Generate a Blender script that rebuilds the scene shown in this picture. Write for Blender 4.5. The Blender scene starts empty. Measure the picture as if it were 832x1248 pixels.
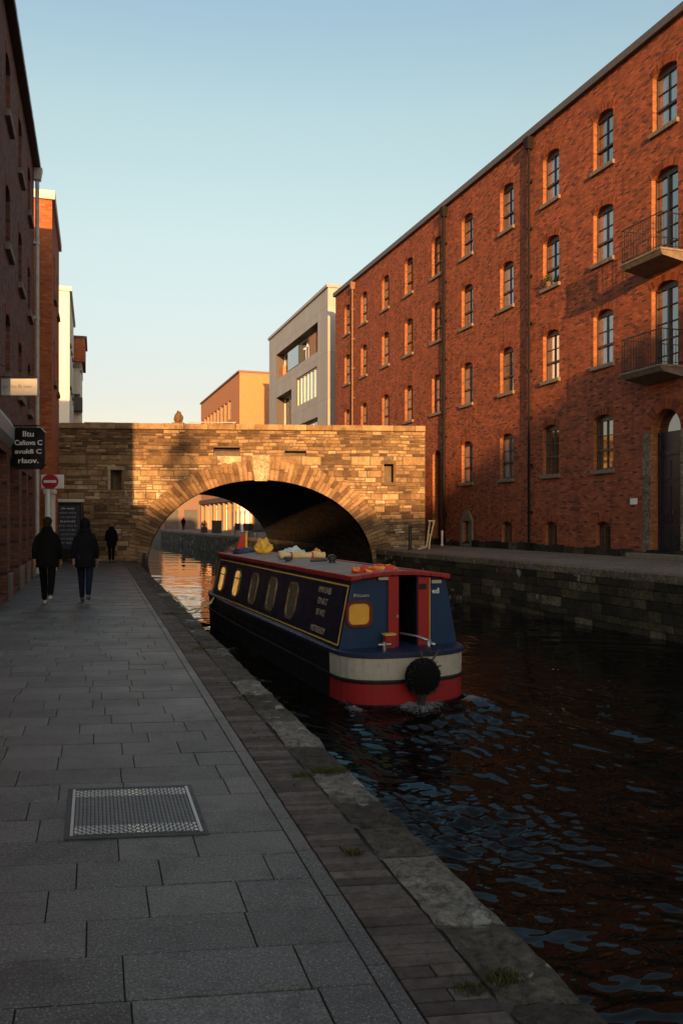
import bpy, bmesh, math, random
import numpy as np
from mathutils import Vector, Matrix, noise as mn
random.seed(7)
rnd = random.random
def U(a, b): return a + (b - a) * rnd()
R = math.radians
S = bpy.context.scene
COL = S.collection
HC = 1.65                       # eye height above the towpath
WZ = -1.0                       # water level
BZ = 0.45                       # level of the opposite bank
def LE(y): return 1.662 - 0.299 * y          # left canal edge
def RE(y): return 13.45 - 0.342 * y          # right canal edge
def RW(y): return 18.95 - 0.342 * y          # warehouse wall line

# ------------------------------------------------------------------ materials
class NT:
    def __init__(s, name):
        s.m = bpy.data.materials.new(name); s.m.use_nodes = True
        s.t = s.m.node_tree; s.b = s.t.nodes['Principled BSDF']
    def n(s, typ, **kw):
        nd = s.t.nodes.new(typ)
        for k, v in kw.items():
            if k.startswith('_'): nd.inputs[k[1:].replace('_', ' ')].default_value = v
            else: setattr(nd, k, v)
        return nd
    def l(s, a, b): s.t.links.new(a, b)
    def coord(s, kind='UV'): return s.n('ShaderNodeTexCoord').outputs[kind]
    def map(s, v, scale=(1,1,1), rot=(0,0,0)):
        m = s.n('ShaderNodeMapping'); m.inputs['Scale'].default_value = scale; m.inputs['Rotation'].default_value = rot
        s.l(v, m.inputs['Vector']); return m.outputs[0]
    def noise(s, v, scale, detail=4, rough=.6, dist=0):
        m = s.n('ShaderNodeTexNoise'); m.inputs['Scale'].default_value = scale
        m.inputs['Detail'].default_value = detail; m.inputs['Roughness'].default_value = rough; m.inputs['Distortion'].default_value = dist
        s.l(v, m.inputs['Vector']); return m.outputs['Fac']
    def ramp(s, f, stops, interp='LINEAR'):
        r = s.n('ShaderNodeValToRGB'); cr = r.color_ramp; cr.interpolation = interp
        while len(cr.elements) < len(stops): cr.elements.new(.5)
        for e, (p, c) in zip(cr.elements, stops):
            e.position = p; e.color = (c, c, c, 1) if isinstance(c, (int, float)) else (*c, 1)
        s.l(f, r.inputs[0]); return r.outputs[0]
    def mix(s, f, a, b, mode='MIX'):
        m = s.n('ShaderNodeMix', data_type='RGBA', blend_type=mode)
        for i, x in ((0, f), (6, a), (7, b)):
            if isinstance(x, (int, float)): m.inputs[i].default_value = x if i == 0 else (x, x, x, 1)
            elif isinstance(x, tuple): m.inputs[i].default_value = (*x, 1)
            else: s.l(x, m.inputs[i])
        return m.outputs[2]
    def math(s, op, a, b=0.0):
        m = s.n('ShaderNodeMath', operation=op)
        for i, x in ((0, a), (1, b)):
            if isinstance(x, (int, float)): m.inputs[i].default_value = x
            else: s.l(x, m.inputs[i])
        return m.outputs[0]
    def attr(s, name): return s.n('ShaderNodeAttribute', attribute_name=name).outputs['Fac']
    def bump(s, h, strength=.5, dist=.02, prev=None):
        b = s.n('ShaderNodeBump'); b.inputs['Strength'].default_value = strength; b.inputs['Distance'].default_value = dist
        s.l(h, b.inputs['Height'])
        if prev: s.l(prev, b.inputs['Normal'])
        return b.outputs[0]
    def out(s, col=None, rough=None, nrm=None, **kw):
        for k, x in (('Base Color', col), ('Roughness', rough), ('Normal', nrm)):
            if x is None: continue
            if isinstance(x, tuple): s.b.inputs[k].default_value = (*x, 1)
            elif isinstance(x, (int, float)): s.b.inputs[k].default_value = x
            else: s.l(x, s.b.inputs[k])
        for k, v in kw.items(): s.b.inputs[k.replace('_', ' ')].default_value = v
        return s.m
def plain(name, col, rough=.5, metal=0, var=.25, scale=6, bump=.15, spec=.5):
    t = NT(name); v = t.coord('Object'); f = t.noise(v, scale, 5)
    a = tuple(c * (1 - var) for c in col); b = tuple(min(1, c * (1 + var)) for c in col)
    c = t.mix(t.ramp(f, [(.3, 0.), (.7, 1.)]), a, b)
    fine = t.noise(v, scale * 12, 3)
    return t.out(c, t.ramp(f, [(.3, max(.03, rough - .12)), (.7, min(1, rough + .12))]), t.bump(fine, bump, .01), Metallic=metal, Specular_IOR_Level=spec)
def brick(name, c1, c2, mortar, dark, bw=.225, rh=.075, warp=.006, tone=1):
    t = NT(name); uv = t.coord('UV')
    nz = t.n('ShaderNodeTexNoise'); nz.inputs['Scale'].default_value = 7; t.l(uv, nz.inputs['Vector'])
    sub = t.n('ShaderNodeVectorMath', operation='SUBTRACT'); t.l(nz.outputs['Color'], sub.inputs[0]); sub.inputs[1].default_value = (.5, .5, .5)
    sc = t.n('ShaderNodeVectorMath', operation='SCALE'); t.l(sub.outputs[0], sc.inputs[0]); sc.inputs['Scale'].default_value = warp * 3
    ad = t.n('ShaderNodeVectorMath', operation='ADD'); t.l(uv, ad.inputs[0]); t.l(sc.outputs[0], ad.inputs[1])
    b = t.n('ShaderNodeTexBrick'); t.l(ad.outputs[0], b.inputs['Vector'])
    for k, x in (('Scale', 1), ('Brick Width', bw), ('Row Height', rh), ('Mortar Size', .009), ('Mortar Smooth', .3), ('Bias', 0)): b.inputs[k].default_value = x
    b.inputs['Color1'].default_value = (0, 0, 0, 1); b.inputs['Color2'].default_value = (1, 1, 1, 1); b.inputs['Mortar'].default_value = (.5, .5, .5, 1)
    b.offset_frequency = 2
    c = t.ramp(b.outputs['Color'], [(0, dark), (.03, dark), (.17, c1), (.62, c2), (.86, tuple(x * 1.35 for x in c2)), (1., tuple(x * .6 for x in c1))])
    wob = t.noise(uv, 1.6, 6, .65)                       # weathering in patches
    c = t.mix(t.ramp(wob, [(.38, 0.), (.66, .45)]), c, dark)
    lite = t.noise(t.map(uv, (1, 3, 1)), 5, 4)
    c = t.mix(t.ramp(lite, [(.55, 0.), (.78, .45)]), c, tuple(min(1, x * 1.7) for x in c2))
    c = t.mix(b.outputs['Fac'], c, mortar)
    streak = t.noise(t.map(uv, (2.2, .18, 1)), 1.5, 5)
    c = t.mix(t.ramp(streak, [(.52, 0.), (.75, .5)]), c, tuple(x * .55 for x in dark))
    h = t.math('SUBTRACT', t.noise(uv, 40, 3), b.outputs['Fac'])
    h2 = t.math('ADD', h, t.math('MULTIPLY', b.outputs['Color'], .6))
    return t.out(c, .85, t.bump(h2, .6, .01), Specular_IOR_Level=.25)
def stone(name, stops, rough=.8, moss=0.0, mosscol=(.03, .04, .012), scale=3, bump=.8, wet=None, lichen=0.0, pit=1.0, ls=4.2):
    t = NT(name); v = t.coord('Object'); a = t.attr('tint')
    c = t.ramp(a, stops)
    f = t.noise(v, scale, 8, .7)
    c = t.mix(t.ramp(f, [(.35, .0), (.7, .8)]), c, t.mix(1.0, c, (.42, .36, .3), 'MULTIPLY'))
    f2 = t.noise(v, scale * 9, 4, .7)
    c = t.mix(t.ramp(f2, [(.5, 0.), (.75, .45)]), c, t.mix(1.0, c, (1.5, 1.45, 1.35), 'MULTIPLY'))
    if moss:
        g = t.noise(v, 1.3, 7, .7)
        c = t.mix(t.ramp(g, [(.62 - moss * .3, 0.), (.72 - moss * .2, .85)]), c, mosscol)
    f3 = t.noise(v, scale * 3.3, 6, .8, .6)
    c = t.mix(t.ramp(f3, [(.40, .9 * pit), (.52, 0.)]), c, t.mix(1.0, c, (.28, .25, .21), 'MULTIPLY'))
    c = t.mix(t.ramp(f3, [(.55, 0.), (.66, .8 * pit)]), c, t.mix(1.0, c, (2.1, 1.9, 1.6), 'MULTIPLY'))
    if lichen:
        g = t.noise(v, ls, 4, .55)
        c = t.mix(t.ramp(g, [(.80 - lichen, 0.), (.82 - lichen, .8)]), c, (.3, .29, .26))
    h = t.math('ADD', t.math('ADD', f, t.math('MULTIPLY', f2, .5)), t.math('MULTIPLY', f3, .8))
    return t.out(c, rough, t.bump(h, bump, .03), Specular_IOR_Level=.3)

RED = brick('red_brick', (.25, .062, .025), (.34, .088, .035), (.13, .07, .048), (.085, .028, .018))
REVEAL_SUN = brick('sun_tinted_reveal', (.26, .095, .035), (.32, .125, .045), (.2, .09, .045), (.18, .06, .025))  # red brick lightened and warmed to paint in sun on the window reveals
OLDRED = brick('purple_brick', (.14, .052, .036), (.19, .07, .045), (.08, .055, .045), (.05, .026, .02))
ORANGE = brick('orange_brick', (.36, .09, .035), (.42, .12, .04), (.22, .1, .05), (.28, .06, .025))
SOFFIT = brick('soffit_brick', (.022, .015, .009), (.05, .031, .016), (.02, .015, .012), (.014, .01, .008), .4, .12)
def _unused(): pass
def tinted(name, stops, rough=.85):
    t = NT(name); v = t.coord('Object'); c = t.ramp(t.attr('tint'), stops)
    f = t.noise(v, 14, 4); c = t.mix(t.ramp(f, [(.35, 0.), (.7, .5)]), c, t.mix(1., c, (.5, .45, .4), 'MULTIPLY'))
    return t.out(c, rough, t.bump(f, .5, .01), Specular_IOR_Level=.2)
VOUS = tinted('arch_brick', [(0, (.13, .035, .018)), (.5, (.23, .062, .026)), (1, (.3, .09, .036))])
BSTONE = stone('bridge_stone', [(0, (.1, .06, .034)), (.22, (.2, .128, .068)), (.55, (.34, .23, .125)), (.8, (.44, .33, .19)), (1, (.54, .45, .32))], scale=1.6, bump=1., moss=.2, mosscol=(.085, .055, .03), pit=.35)
RINGST = stone('arch_stone', [(0, (.13, .078, .042)), (.5, (.24, .15, .08)), (1, (.36, .24, .135))], scale=2, bump=.8, moss=.1, mosscol=(.06, .037, .022), pit=.3)
KEYST = stone('pale_stone', [(0, (.46, .36, .24)), (1, (.52, .42, .3))], scale=4, bump=.5)
MORTAR = plain('mortar', (.11, .085, .06), .95, var=.4, bump=.6)
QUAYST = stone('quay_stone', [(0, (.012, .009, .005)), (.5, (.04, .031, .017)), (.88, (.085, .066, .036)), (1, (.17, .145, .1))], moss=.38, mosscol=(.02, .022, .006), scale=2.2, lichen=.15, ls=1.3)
QUAYCOP = stone('quay_coping', [(0, (.13, .105, .078)), (1, (.21, .175, .13))], moss=.12, scale=3)
EDGEST = stone('edge_stone', [(0, (.042, .034, .026)), (.6, (.082, .069, .053)), (.88, (.12, .105, .083)), (1, (.2, .185, .16))], moss=.3, mosscol=(.022, .026, .01), scale=5, bump=1, lichen=.155)
BRICKPAVE = stone('paving_brick', [(0, (.052, .041, .036)), (.5, (.088, .068, .059)), (1, (.135, .11, .097))], moss=.15, mosscol=(.03, .032, .018), scale=6, pit=.5, bump=.5)
PAVEQ = stone('bank_paving', [(0, (.16, .138, .118)), (1, (.23, .2, .172))], scale=4, bump=.4)
def granite():
    t = NT('granite_slab'); v = t.coord('Object')
    c = t.ramp(t.attr('tint'), [(0, (.058, .052, .0465)), (.5, (.09, .081, .073)), (1, (.13, .118, .106))])
    sp = t.noise(v, 75, 3, .8); c = t.mix(t.ramp(sp, [(.42, .9), (.58, 0.)]), c, t.mix(1., c, (.42, .42, .42), 'MULTIPLY'))
    sp2 = t.noise(v, 95, 2, .8); c = t.mix(t.ramp(sp2, [(.56, 0.), (.66, .8)]), c, (.24, .235, .225))
    bl = t.noise(v, 1.1, 6, .65); c = t.mix(t.ramp(bl, [(.4, 0.), (.7, .6)]), c, t.mix(1., c, (.55, .54, .53), 'MULTIPLY'))
    st = t.noise(v, 6, 5, .7); c = t.mix(t.ramp(st, [(.6, 0.), (.75, .4)]), c, (.045, .042, .04))
    gum = t.noise(v, 17, 1, .3); c = t.mix(t.ramp(gum, [(.77, 0.), (.79, .6)]), c, (.16, .155, .145))
    dk = t.noise(v, 3.1, 8, .75, .5); c = t.mix(t.ramp(dk, [(.36, .75), (.5, 0.)]), c, t.mix(1., c, (.5, .48, .46), 'MULTIPLY'))
    return t.out(c, t.ramp(bl, [(.35, .62), (.7, .4)]), t.bump(t.math('ADD', sp, t.math('MULTIPLY', st, 1.5)), .45, .006), Specular_IOR_Level=.4)
GRAN = granite()
JOINT = plain('joint_dirt', (.034, .031, .026), .95)
ASPH = plain('asphalt', (.06, .058, .055), .9, scale=3)
ROOFM = plain('roof_slate', (.07, .068, .07), .7)
GUTTER = plain('gutter_paint', (.075, .06, .055), .5)
FRAME = plain('window_frame_paint', (.05, .032, .024), .45)
SILL = plain('sill_stone', (.16, .13, .10), .8, var=.35, bump=.4)
IRON = plain('black_iron', (.012, .012, .013), .4)
DOORM = plain('door_paint', (.015, .017, .022), .35)
PIPE = plain('cast_pipe', (.01, .007, .006), .7, spec=.15)
PIPEL = plain('pale_pipe', (.42, .40, .38), .45)
WHITE = plain('white_paint', (.72, .70, .66), .5, var=.06)
OFFW = plain('white_render', (.66, .62, .55), .8, var=.1)
GREYCL = None
def cladding():
    t = NT('zinc_cladding'); uv = t.coord('UV')
    b = t.n('ShaderNodeTexBrick'); t.l(uv, b.inputs['Vector'])
    for k, x in (('Scale', 1), ('Brick Width', .62), ('Row Height', 3.4), ('Mortar Size', .02), ('Mortar Smooth', .1)): b.inputs[k].default_value = x
    b.offset = 0
    b.inputs['Color1'].default_value = (.30, .29, .285, 1); b.inputs['Color2'].default_value = (.36, .35, .34, 1); b.inputs['Mortar'].default_value = (.2, .195, .19, 1)
    n_ = t.noise(uv, .8, 4); c = t.mix(t.ramp(n_, [(.4, 0.), (.7, .35)]), b.outputs['Color'], (.25, .245, .24))
    return t.out(c, .5, t.bump(b.outputs['Fac'], -.5, .02))
CLAD = cladding()
ORR = plain('orange_render', (.46, .2, .085), .85, var=.1, scale=2)
BRR = plain('brown_render', (.19, .12, .09), .85, var=.1)
def glass(name, tint=(.012, .014, .018), cur=None):
    t = NT(name); v = t.coord('Object'); f = t.noise(v, 1.2, 2)
    c = tint
    if cur: c = t.mix(t.ramp(t.noise(t.map(v, (9, 1, .4)), 1, 2), [(.45, 0.), (.55, 1.)]), tuple(x * .55 for x in cur), cur)
    return t.out(c, .04, t.bump(f, .12, .03), Specular_IOR_Level=1.0, IOR=2.1, Coat_Weight=1.0, Coat_Roughness=.02)
GLASS = glass('window_glass')
GLASSC = glass('curtained_glass', cur=(.27, .275, .28))
GLASSB = glass('office_glass', (.06, .07, .075))
def emis(name, col, st, base=(.1, .05, .01)):
    t = NT(name); f = t.noise(t.coord('Object'), 5, 3); c = t.mix(t.ramp(f, [(.35, 0.), (.65, 1.)]), tuple(x * .45 for x in col), col)
    t.l(c, t.b.inputs['Emission Color']); return t.out(base, .1, None, Emission_Strength=st)
# ------------------------------------------------------------------ mesh helpers
def link(o, parent=None):
    COL.objects.link(o)
    if parent is not None: o.parent = parent
    return o
def tag(o, label=None, cat=None, group=None, kind=None):
    if label: o['label'] = label
    if cat: o['category'] = cat
    if group: o['group'] = group
    if kind: o['kind'] = kind
    return o
def empty(name, loc=(0, 0, 0), rz=0, label=None, cat=None, group=None, parent=None):
    o = bpy.data.objects.new(name, None); o.empty_display_size = .2; link(o, parent)
    o.location = loc; o.rotation_euler = (0, 0, rz); return tag(o, label, cat, group)
class MB:
    def __init__(s): s.v = []; s.f = []; s.m = []; s.t = []
    def face(s, pts, m=0, t=None):
        i = len(s.v); s.v += [tuple(p) for p in pts]; s.f.append(tuple(range(i, i + len(pts)))); s.m.append(m); s.t.append(rnd() if t is None else t)
    def hexa(s, p, m=0, t=None, skip=()):   # p: 8 points, bottom ring then top ring (ccw from above)
        i = len(s.v); s.v += [tuple(q) for q in p]; t = rnd() if t is None else t
        for k, q in enumerate(((3, 2, 1, 0), (4, 5, 6, 7), (0, 1, 5, 4), (1, 2, 6, 5), (2, 3, 7, 6), (3, 0, 4, 7))):
            if k in skip: continue
            s.f.append(tuple(i + a for a in q)); s.m.append(m); s.t.append(t)
    def box(s, x0, x1, y0, y1, z0, z1, m=0, t=None, skip=()):
        s.hexa([(x0, y0, z0), (x1, y0, z0), (x1, y1, z0), (x0, y1, z0), (x0, y0, z1), (x1, y0, z1), (x1, y1, z1), (x0, y1, z1)], m, t, skip)
    def tube(s, pts, r, n=8, m=0, caps=True, t=None):
        t = rnd() if t is None else t
        pts = [Vector(p) for p in pts]; rs = r if isinstance(r, (list, tuple)) else [r] * len(pts)
        base = len(s.v); up = Vector((0, 0, 1))
        for k, p in enumerate(pts):
            d = (pts[min(k + 1, len(pts) - 1)] - pts[max(k - 1, 0)]).normalized()
            a = d.cross(up)
            if a.length < .05: a = d.cross(Vector((0, 1, 0)))
            a.normalize(); b = d.cross(a)
            for j in range(n):
                an = 2 * math.pi * j / n
                s.v.append(tuple(p + (a * math.cos(an) + b * math.sin(an)) * rs[k]))
        for k in range(len(pts) - 1):
            for j in range(n):
                q = base + k * n; s.f.append((q + j, q + (j + 1) % n, q + n + (j + 1) % n, q + n + j)); s.m.append(m); s.t.append(t)
        if caps:
            s.f.append(tuple(base + j for j in range(n))[::-1]); s.m.append(m); s.t.append(t)
            q = base + (len(pts) - 1) * n; s.f.append(tuple(q + j for j in range(n))); s.m.append(m); s.t.append(t)
    def lathe(s, prof, c=(0, 0, 0), n=20, m=0):
        base = len(s.v); t = rnd()
        for r, z in prof:
            for j in range(n): a = 2 * math.pi * j / n; s.v.append((c[0] + r * math.cos(a), c[1] + r * math.sin(a), c[2] + z))
        for k in range(len(prof) - 1):
            for j in range(n):
                q = base + k * n; s.f.append((q + j, q + (j + 1) % n, q + n + (j + 1) % n, q + n + j)); s.m.append(m); s.t.append(t)
    def build(s, name, mats, parent=None, smooth=False, bevel=0, origin=None, weld=False):
        me = bpy.data.meshes.new(name)
        v = s.v
        o_ = Vector(origin) if origin is not None else None
        if o_ is not None: v = [(a - o_.x, b - o_.y, c - o_.z) for a, b, c in v]
        me.from_pydata(v, [], s.f)
        for m_ in (mats if isinstance(mats, (list, tuple)) else [mats]): me.materials.append(m_)
        me.polygons.foreach_set('material_index', s.m)
        at = me.attributes.new('tint', 'FLOAT', 'FACE'); at.data.foreach_set('value', s.t)
        uv = me.uv_layers.new(name='UVMap').data
        for p in me.polygons:
            n = p.normal
            if abs(n.z) > .75:
                for li in p.loop_indices:
                    c = me.vertices[me.loops[li].vertex_index].co; uv[li].uv = (c.x, c.y)
            else:
                tx, ty = -n.y, n.x; L = math.hypot(tx, ty) or 1
                for li in p.loop_indices:
                    c = me.vertices[me.loops[li].vertex_index].co; uv[li].uv = ((c.x * tx + c.y * ty) / L, c.z)
        if weld or smooth:
            bm = bmesh.new(); bm.from_mesh(me); bmesh.ops.remove_doubles(bm, verts=bm.verts, dist=1e-4)
            if weld: bmesh.ops.recalc_face_normals(bm, faces=bm.faces)
            bm.to_mesh(me); bm.free()
        if smooth: me.polygons.foreach_set('use_smooth', [True] * len(me.polygons))
        o = bpy.data.objects.new(name, me); link(o, parent)
        if o_ is not None: o.location = o_
        if bevel:
            b = o.modifiers.new('b', 'BEVEL'); b.width = bevel; b.segments = 2; b.limit_method = 'ANGLE'; b.angle_limit = R(40)
        return o
def dup(o, parent, loc=None, label=None):
    c = o.copy(); COL.objects.link(c); c.parent = parent
    if loc is not None: c.location = loc
    if label: c['label'] = label
    for ch in list(o.children): dup(ch, c)
    return c
def textmesh(name, s, size, m, parent, loc, rot, width=None, ext=.002, align='CENTER', bold=0):
    cu = bpy.data.curves.new(name, 'FONT'); cu.body = s; cu.size = size; cu.extrude = ext; cu.align_x = align; cu.align_y = 'CENTER'; cu.offset = bold
    cu.space_line = .85
    to = bpy.data.objects.new(name, cu); COL.objects.link(to)
    dg = bpy.context.evaluated_depsgraph_get(); me = bpy.data.meshes.new_from_object(to.evaluated_get(dg))
    COL.objects.unlink(to); bpy.data.objects.remove(to); me.name = name
    if width:
        xs = [v.co.x for v in me.vertices]; k = width / (max(xs) - min(xs))
        for v in me.vertices: v.co.x *= k
    me.materials.clear(); me.materials.append(m)
    o = bpy.data.objects.new(name, me); link(o, parent); o.location = loc; o.rotation_euler = rot
    return o
# openings: dict u0,u1,z0,z1 (crown), rise, round
def topf(o, u):
    if not o.get('rise'): return o['z1']
    t = (u - (o['u0'] + o['u1']) / 2) / ((o['u1'] - o['u0']) / 2); t = max(-1, min(1, t))
    k = math.sqrt(max(0, 1 - t * t)) if o.get('round') else 1 - abs(t) ** 2.2
    return o['z1'] - o['rise'] + o['rise'] * k
def us(o):
    if not o.get('rise'): return [o['u0'], o['u1']]
    n = o.get('n', 8); c = (o['u0'] + o['u1']) / 2; h = (o['u1'] - o['u0']) / 2
    return [c - h * math.cos(math.pi * k / n) for k in range(n + 1)]
def facade(mb, L, z0, z1, ops, m=0, rm=0, u_start=0, step=4.0, y=0):
    bs = {round(u_start, 4), round(L, 4)}
    for o in ops: bs.update(round(u, 4) for u in us(o))
    bs = sorted(b for b in bs if u_start - .001 <= b <= L + .001)
    for a, b in zip(bs, bs[1:]):
        if b - a < 1e-4: continue
        mid = (a + b) / 2
        st = sorted([o for o in ops if o['u0'] - 1e-4 < mid < o['u1'] + 1e-4], key=lambda o: o['z0'])
        la = lb = z0
        for o in st:
            if o['z0'] > la + 1e-4: mb.face([(a, y, la), (b, y, lb), (b, y, o['z0']), (a, y, o['z0'])], m)
            la, lb = topf(o, a), topf(o, b)
        if z1 > la: mb.face([(a, y, la), (b, y, lb), (b, y, z1), (a, y, z1)], m)
    for o in ops:
        d = o.get('d', .22); u = us(o)
        za, zb = topf(o, u[0]), topf(o, u[-1])
        mb.face([(u[0], y, o['z0']), (u[0], y, za), (u[0], y + d, za), (u[0], y + d, o['z0'])][::-1], rm)
        mb.face([(u[-1], y, o['z0']), (u[-1], y + d, o['z0']), (u[-1], y + d, zb), (u[-1], y, zb)][::-1], rm)
        mb.face([(u[0], y, o['z0']), (u[0], y + d, o['z0']), (u[-1], y + d, o['z0']), (u[-1], y, o['z0'])][::-1], rm)
        for p, q in zip(u, u[1:]):
            mb.face([(p, y, topf(o, p)), (q, y, topf(o, q)), (q, y + d, topf(o, q)), (p, y + d, topf(o, p))][::-1], rm)
        if o.get('back'): mb.face([(u[0], y + d, o['z0']), (u[-1], y + d, o['z0'])] + [(x, y + d, topf(o, x)) for x in u[::-1]], rm)
def shell(mb, L, D, z0, z1, m=0, roof=1):       # remaining three walls and roof of a building whose front is y=0
    mb.face([(L, 0, z0), (L, D, z0), (L, D, z1), (L, 0, z1)], m); mb.face([(0, D, z0), (0, 0, z0), (0, 0, z1), (0, D, z1)], m)
    mb.face([(L, D, z0), (0, D, z0), (0, D, z1), (L, D, z1)], m); mb.face([(0, 0, z1 - .05), (L, 0, z1 - .05), (L, D, z1 - .05), (0, D, z1 - .05)], roof)
def frame_for(p, name='building', label=None, cat='building', d=(1, 0), z=0):
    return empty(name, (p[0], p[1], z), math.atan2(d[1], d[0]), label, cat)

# window prototype pieces (local: x centred, y=0 wall face, inward +y, z=0 sill level)
def window_meshes(w, h, rise, kind='sash', glassm=GLASS, parent=None, loc=(0, 0, 0), sill=True, arch=True, d=.2, rnda=False, framem=None):
    o = dict(u0=-w / 2, u1=w / 2, z0=0, z1=h, rise=rise, n=8, round=rnda)
    f = MB(); t = .055; y0, y1 = d - .05, d + .04
    zs = h - rise
    f.box(-w / 2, -w / 2 + t, y0, y1, 0, zs); f.box(w / 2 - t, w / 2, y0, y1, 0, zs)
    f.box(-w / 2 + t, w / 2 - t, y0, y1, 0, t * 1.2)
    u = us(o)
    for a, b in zip(u, u[1:]):       # curved head
        f.hexa([(a, y0, zs - t), (b, y0, zs - t), (b, y1, zs - t), (a, y1, zs - t), (a, y0, max(topf(o, a), zs) + .005), (b, y0, max(topf(o, b), zs) + .005), (b, y1, max(topf(o, b), zs) + .005), (a, y1, max(topf(o, a), zs) + .005)])
    g0 = t; g1 = zs - t
    if kind == 'sash':
        mr = h * .36
        f.box(-w / 2 + t, w / 2 - t, y0 - .02, y1 - .01, mr - .035, mr + .035)
        f.box(-.014, .014, y0 + .015, y1 - .02, mr, g1); f.box(-.014, .014, y0 + .02, y1 - .02, g0, mr)
        zc = (mr + g1) / 2; f.box(-w / 2 + t, w / 2 - t, y0 + .02, y1 - .02, zc - .012, zc + .012)
    elif kind == 'french':
        f.box(-.04, .04, y0 - .01, y1 - .01, 0, g1)
        for k in range(1, 5): zc = g1 * k / 5; f.box(-w / 2 + t, w / 2 - t, y0 + .01, y1 - .02, zc - .014, zc + .014)
    elif kind == 'small':
        f.box(-.012, .012, y0 + .02, y1 - .02, g0, g1); f.box(-w / 2 + t, w / 2 - t, y0 + .02, y1 - .02, h * .5 - .012, h * .5 + .012)
    wn = f.build('window', framem or FRAME, parent); wn.location = loc
    p = MB(); p.face([(-w / 2 + .02, d + .01, .02), (w / 2 - .02, d + .01, .02), (w / 2 - .02, d + .01, zs - .02), (-w / 2 + .02, d + .01, zs - .02)])
    p.build('pane', glassm, wn)
    if sill:
        s_ = MB(); s_.box(-w / 2 - .1, w / 2 + .1, -.1, d - .052, -.15, -.003); s_.build('sill', SILL, wn, bevel=.012)
    if arch and rise:
        a_ = MB(); n = 15; th = .24; uu = [o['u0'] + w * k / n for k in range(n + 1)]
        for p_, q_ in zip(uu, uu[1:]):
            def outer(x): return (x * (1 + .22), topf(o, x) + th * .93)
            A, B = outer(p_), outer(q_)
            g = .006
            a_.hexa([(p_ + g, -.012, topf(o, p_) + .002), (q_ - g, -.012, topf(o, q_) + .002), (q_ - g, .02, topf(o, q_) + .002), (p_ + g, .02, topf(o, p_) + .002),
                     (A[0] + g, -.012, A[1]), (B[0] - g, -.012, B[1]), (B[0] - g, .02, B[1]), (A[0] + g, .02, A[1])])
        a_.build('arch', VOUS, wn)
    return wn

# ------------------------------------------------------------------ right warehouse
def along(D): return (56.6 - D) * 1.0569
wd = Vector((.3236, -.9462, 0))
W = frame_for((RW(56.6), 56.6), 'brick_warehouse', 'long four-storey red brick warehouse with rows of arched sash windows along the right bank', 'building', wd, BZ)
def zl(z): return z - BZ
Ltot = along(19.0)
bays = [54.3, 51.3, 47.9, 44.7, 41.4, 38.3, 34.9, 31.75, 28.7, 25.78, 22.7]
rows = [14.05, 10.75, 7.12, 3.45]
ops = []
specs = []
for bi, D in enumerate(bays):
    u = along(D)
    for ri, z in enumerate(rows):
        if D == 25.78 and ri in (1, 2):
            zb = (9.87, 6.37)[ri - 1]; ht = (12.74, 9.18)[ri - 1] - zb; specs.append(('french', u, zb, 1.2, ht, .16))
        elif D == 25.78 and ri == 3: specs.append(('door', u + .05, .62, 1.36, 4.55, .68))
        elif D == 41.4 and ri == 3: specs.append(('door2', u, .47, .95, 4.75, .2))
        else: specs.append(('sash', u, z, 1.1, 1.92, .15))
    if D in (34.9, 31.75, 28.7, 44.7, 22.7): specs.append(('small', u, .62, .8, 1.02, .14))
    if D == 38.3: specs.append(('pedi', u, .6, .72, 1.05, 0))
for k, u, z, w, h, r in specs:
    ops.append(dict(u0=u - w / 2, u1=u + w / 2, z0=zl(z), z1=zl(z) + h, rise=r, round=(k == 'door'), n=12 if k == 'door' else 8, d=.35 if k in ('door', 'door2') else .24))
mb = MB(); facade(mb, Ltot, 0, zl(17.1), ops, rm=2); shell(mb, Ltot, 14, 0, zl(17.1)); mb.build('wall', [RED, ROOFM, REVEAL_SUN], W)
mb = MB(); mb.box(-.15, Ltot + .1, -.16, .25, zl(17.1) + .002, zl(17.38)); mb.build('cornice', GUTTER, W, bevel=.02)
mb = MB()
for k in range(60):
    u = k * Ltot / 60; mb.box(u + .01, u + Ltot / 60 - .01, -.05 - U(0, .02), .0, 0, U(.2, .34))
mb.build('plinth', QUAYST, W)
protos = {}
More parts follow.
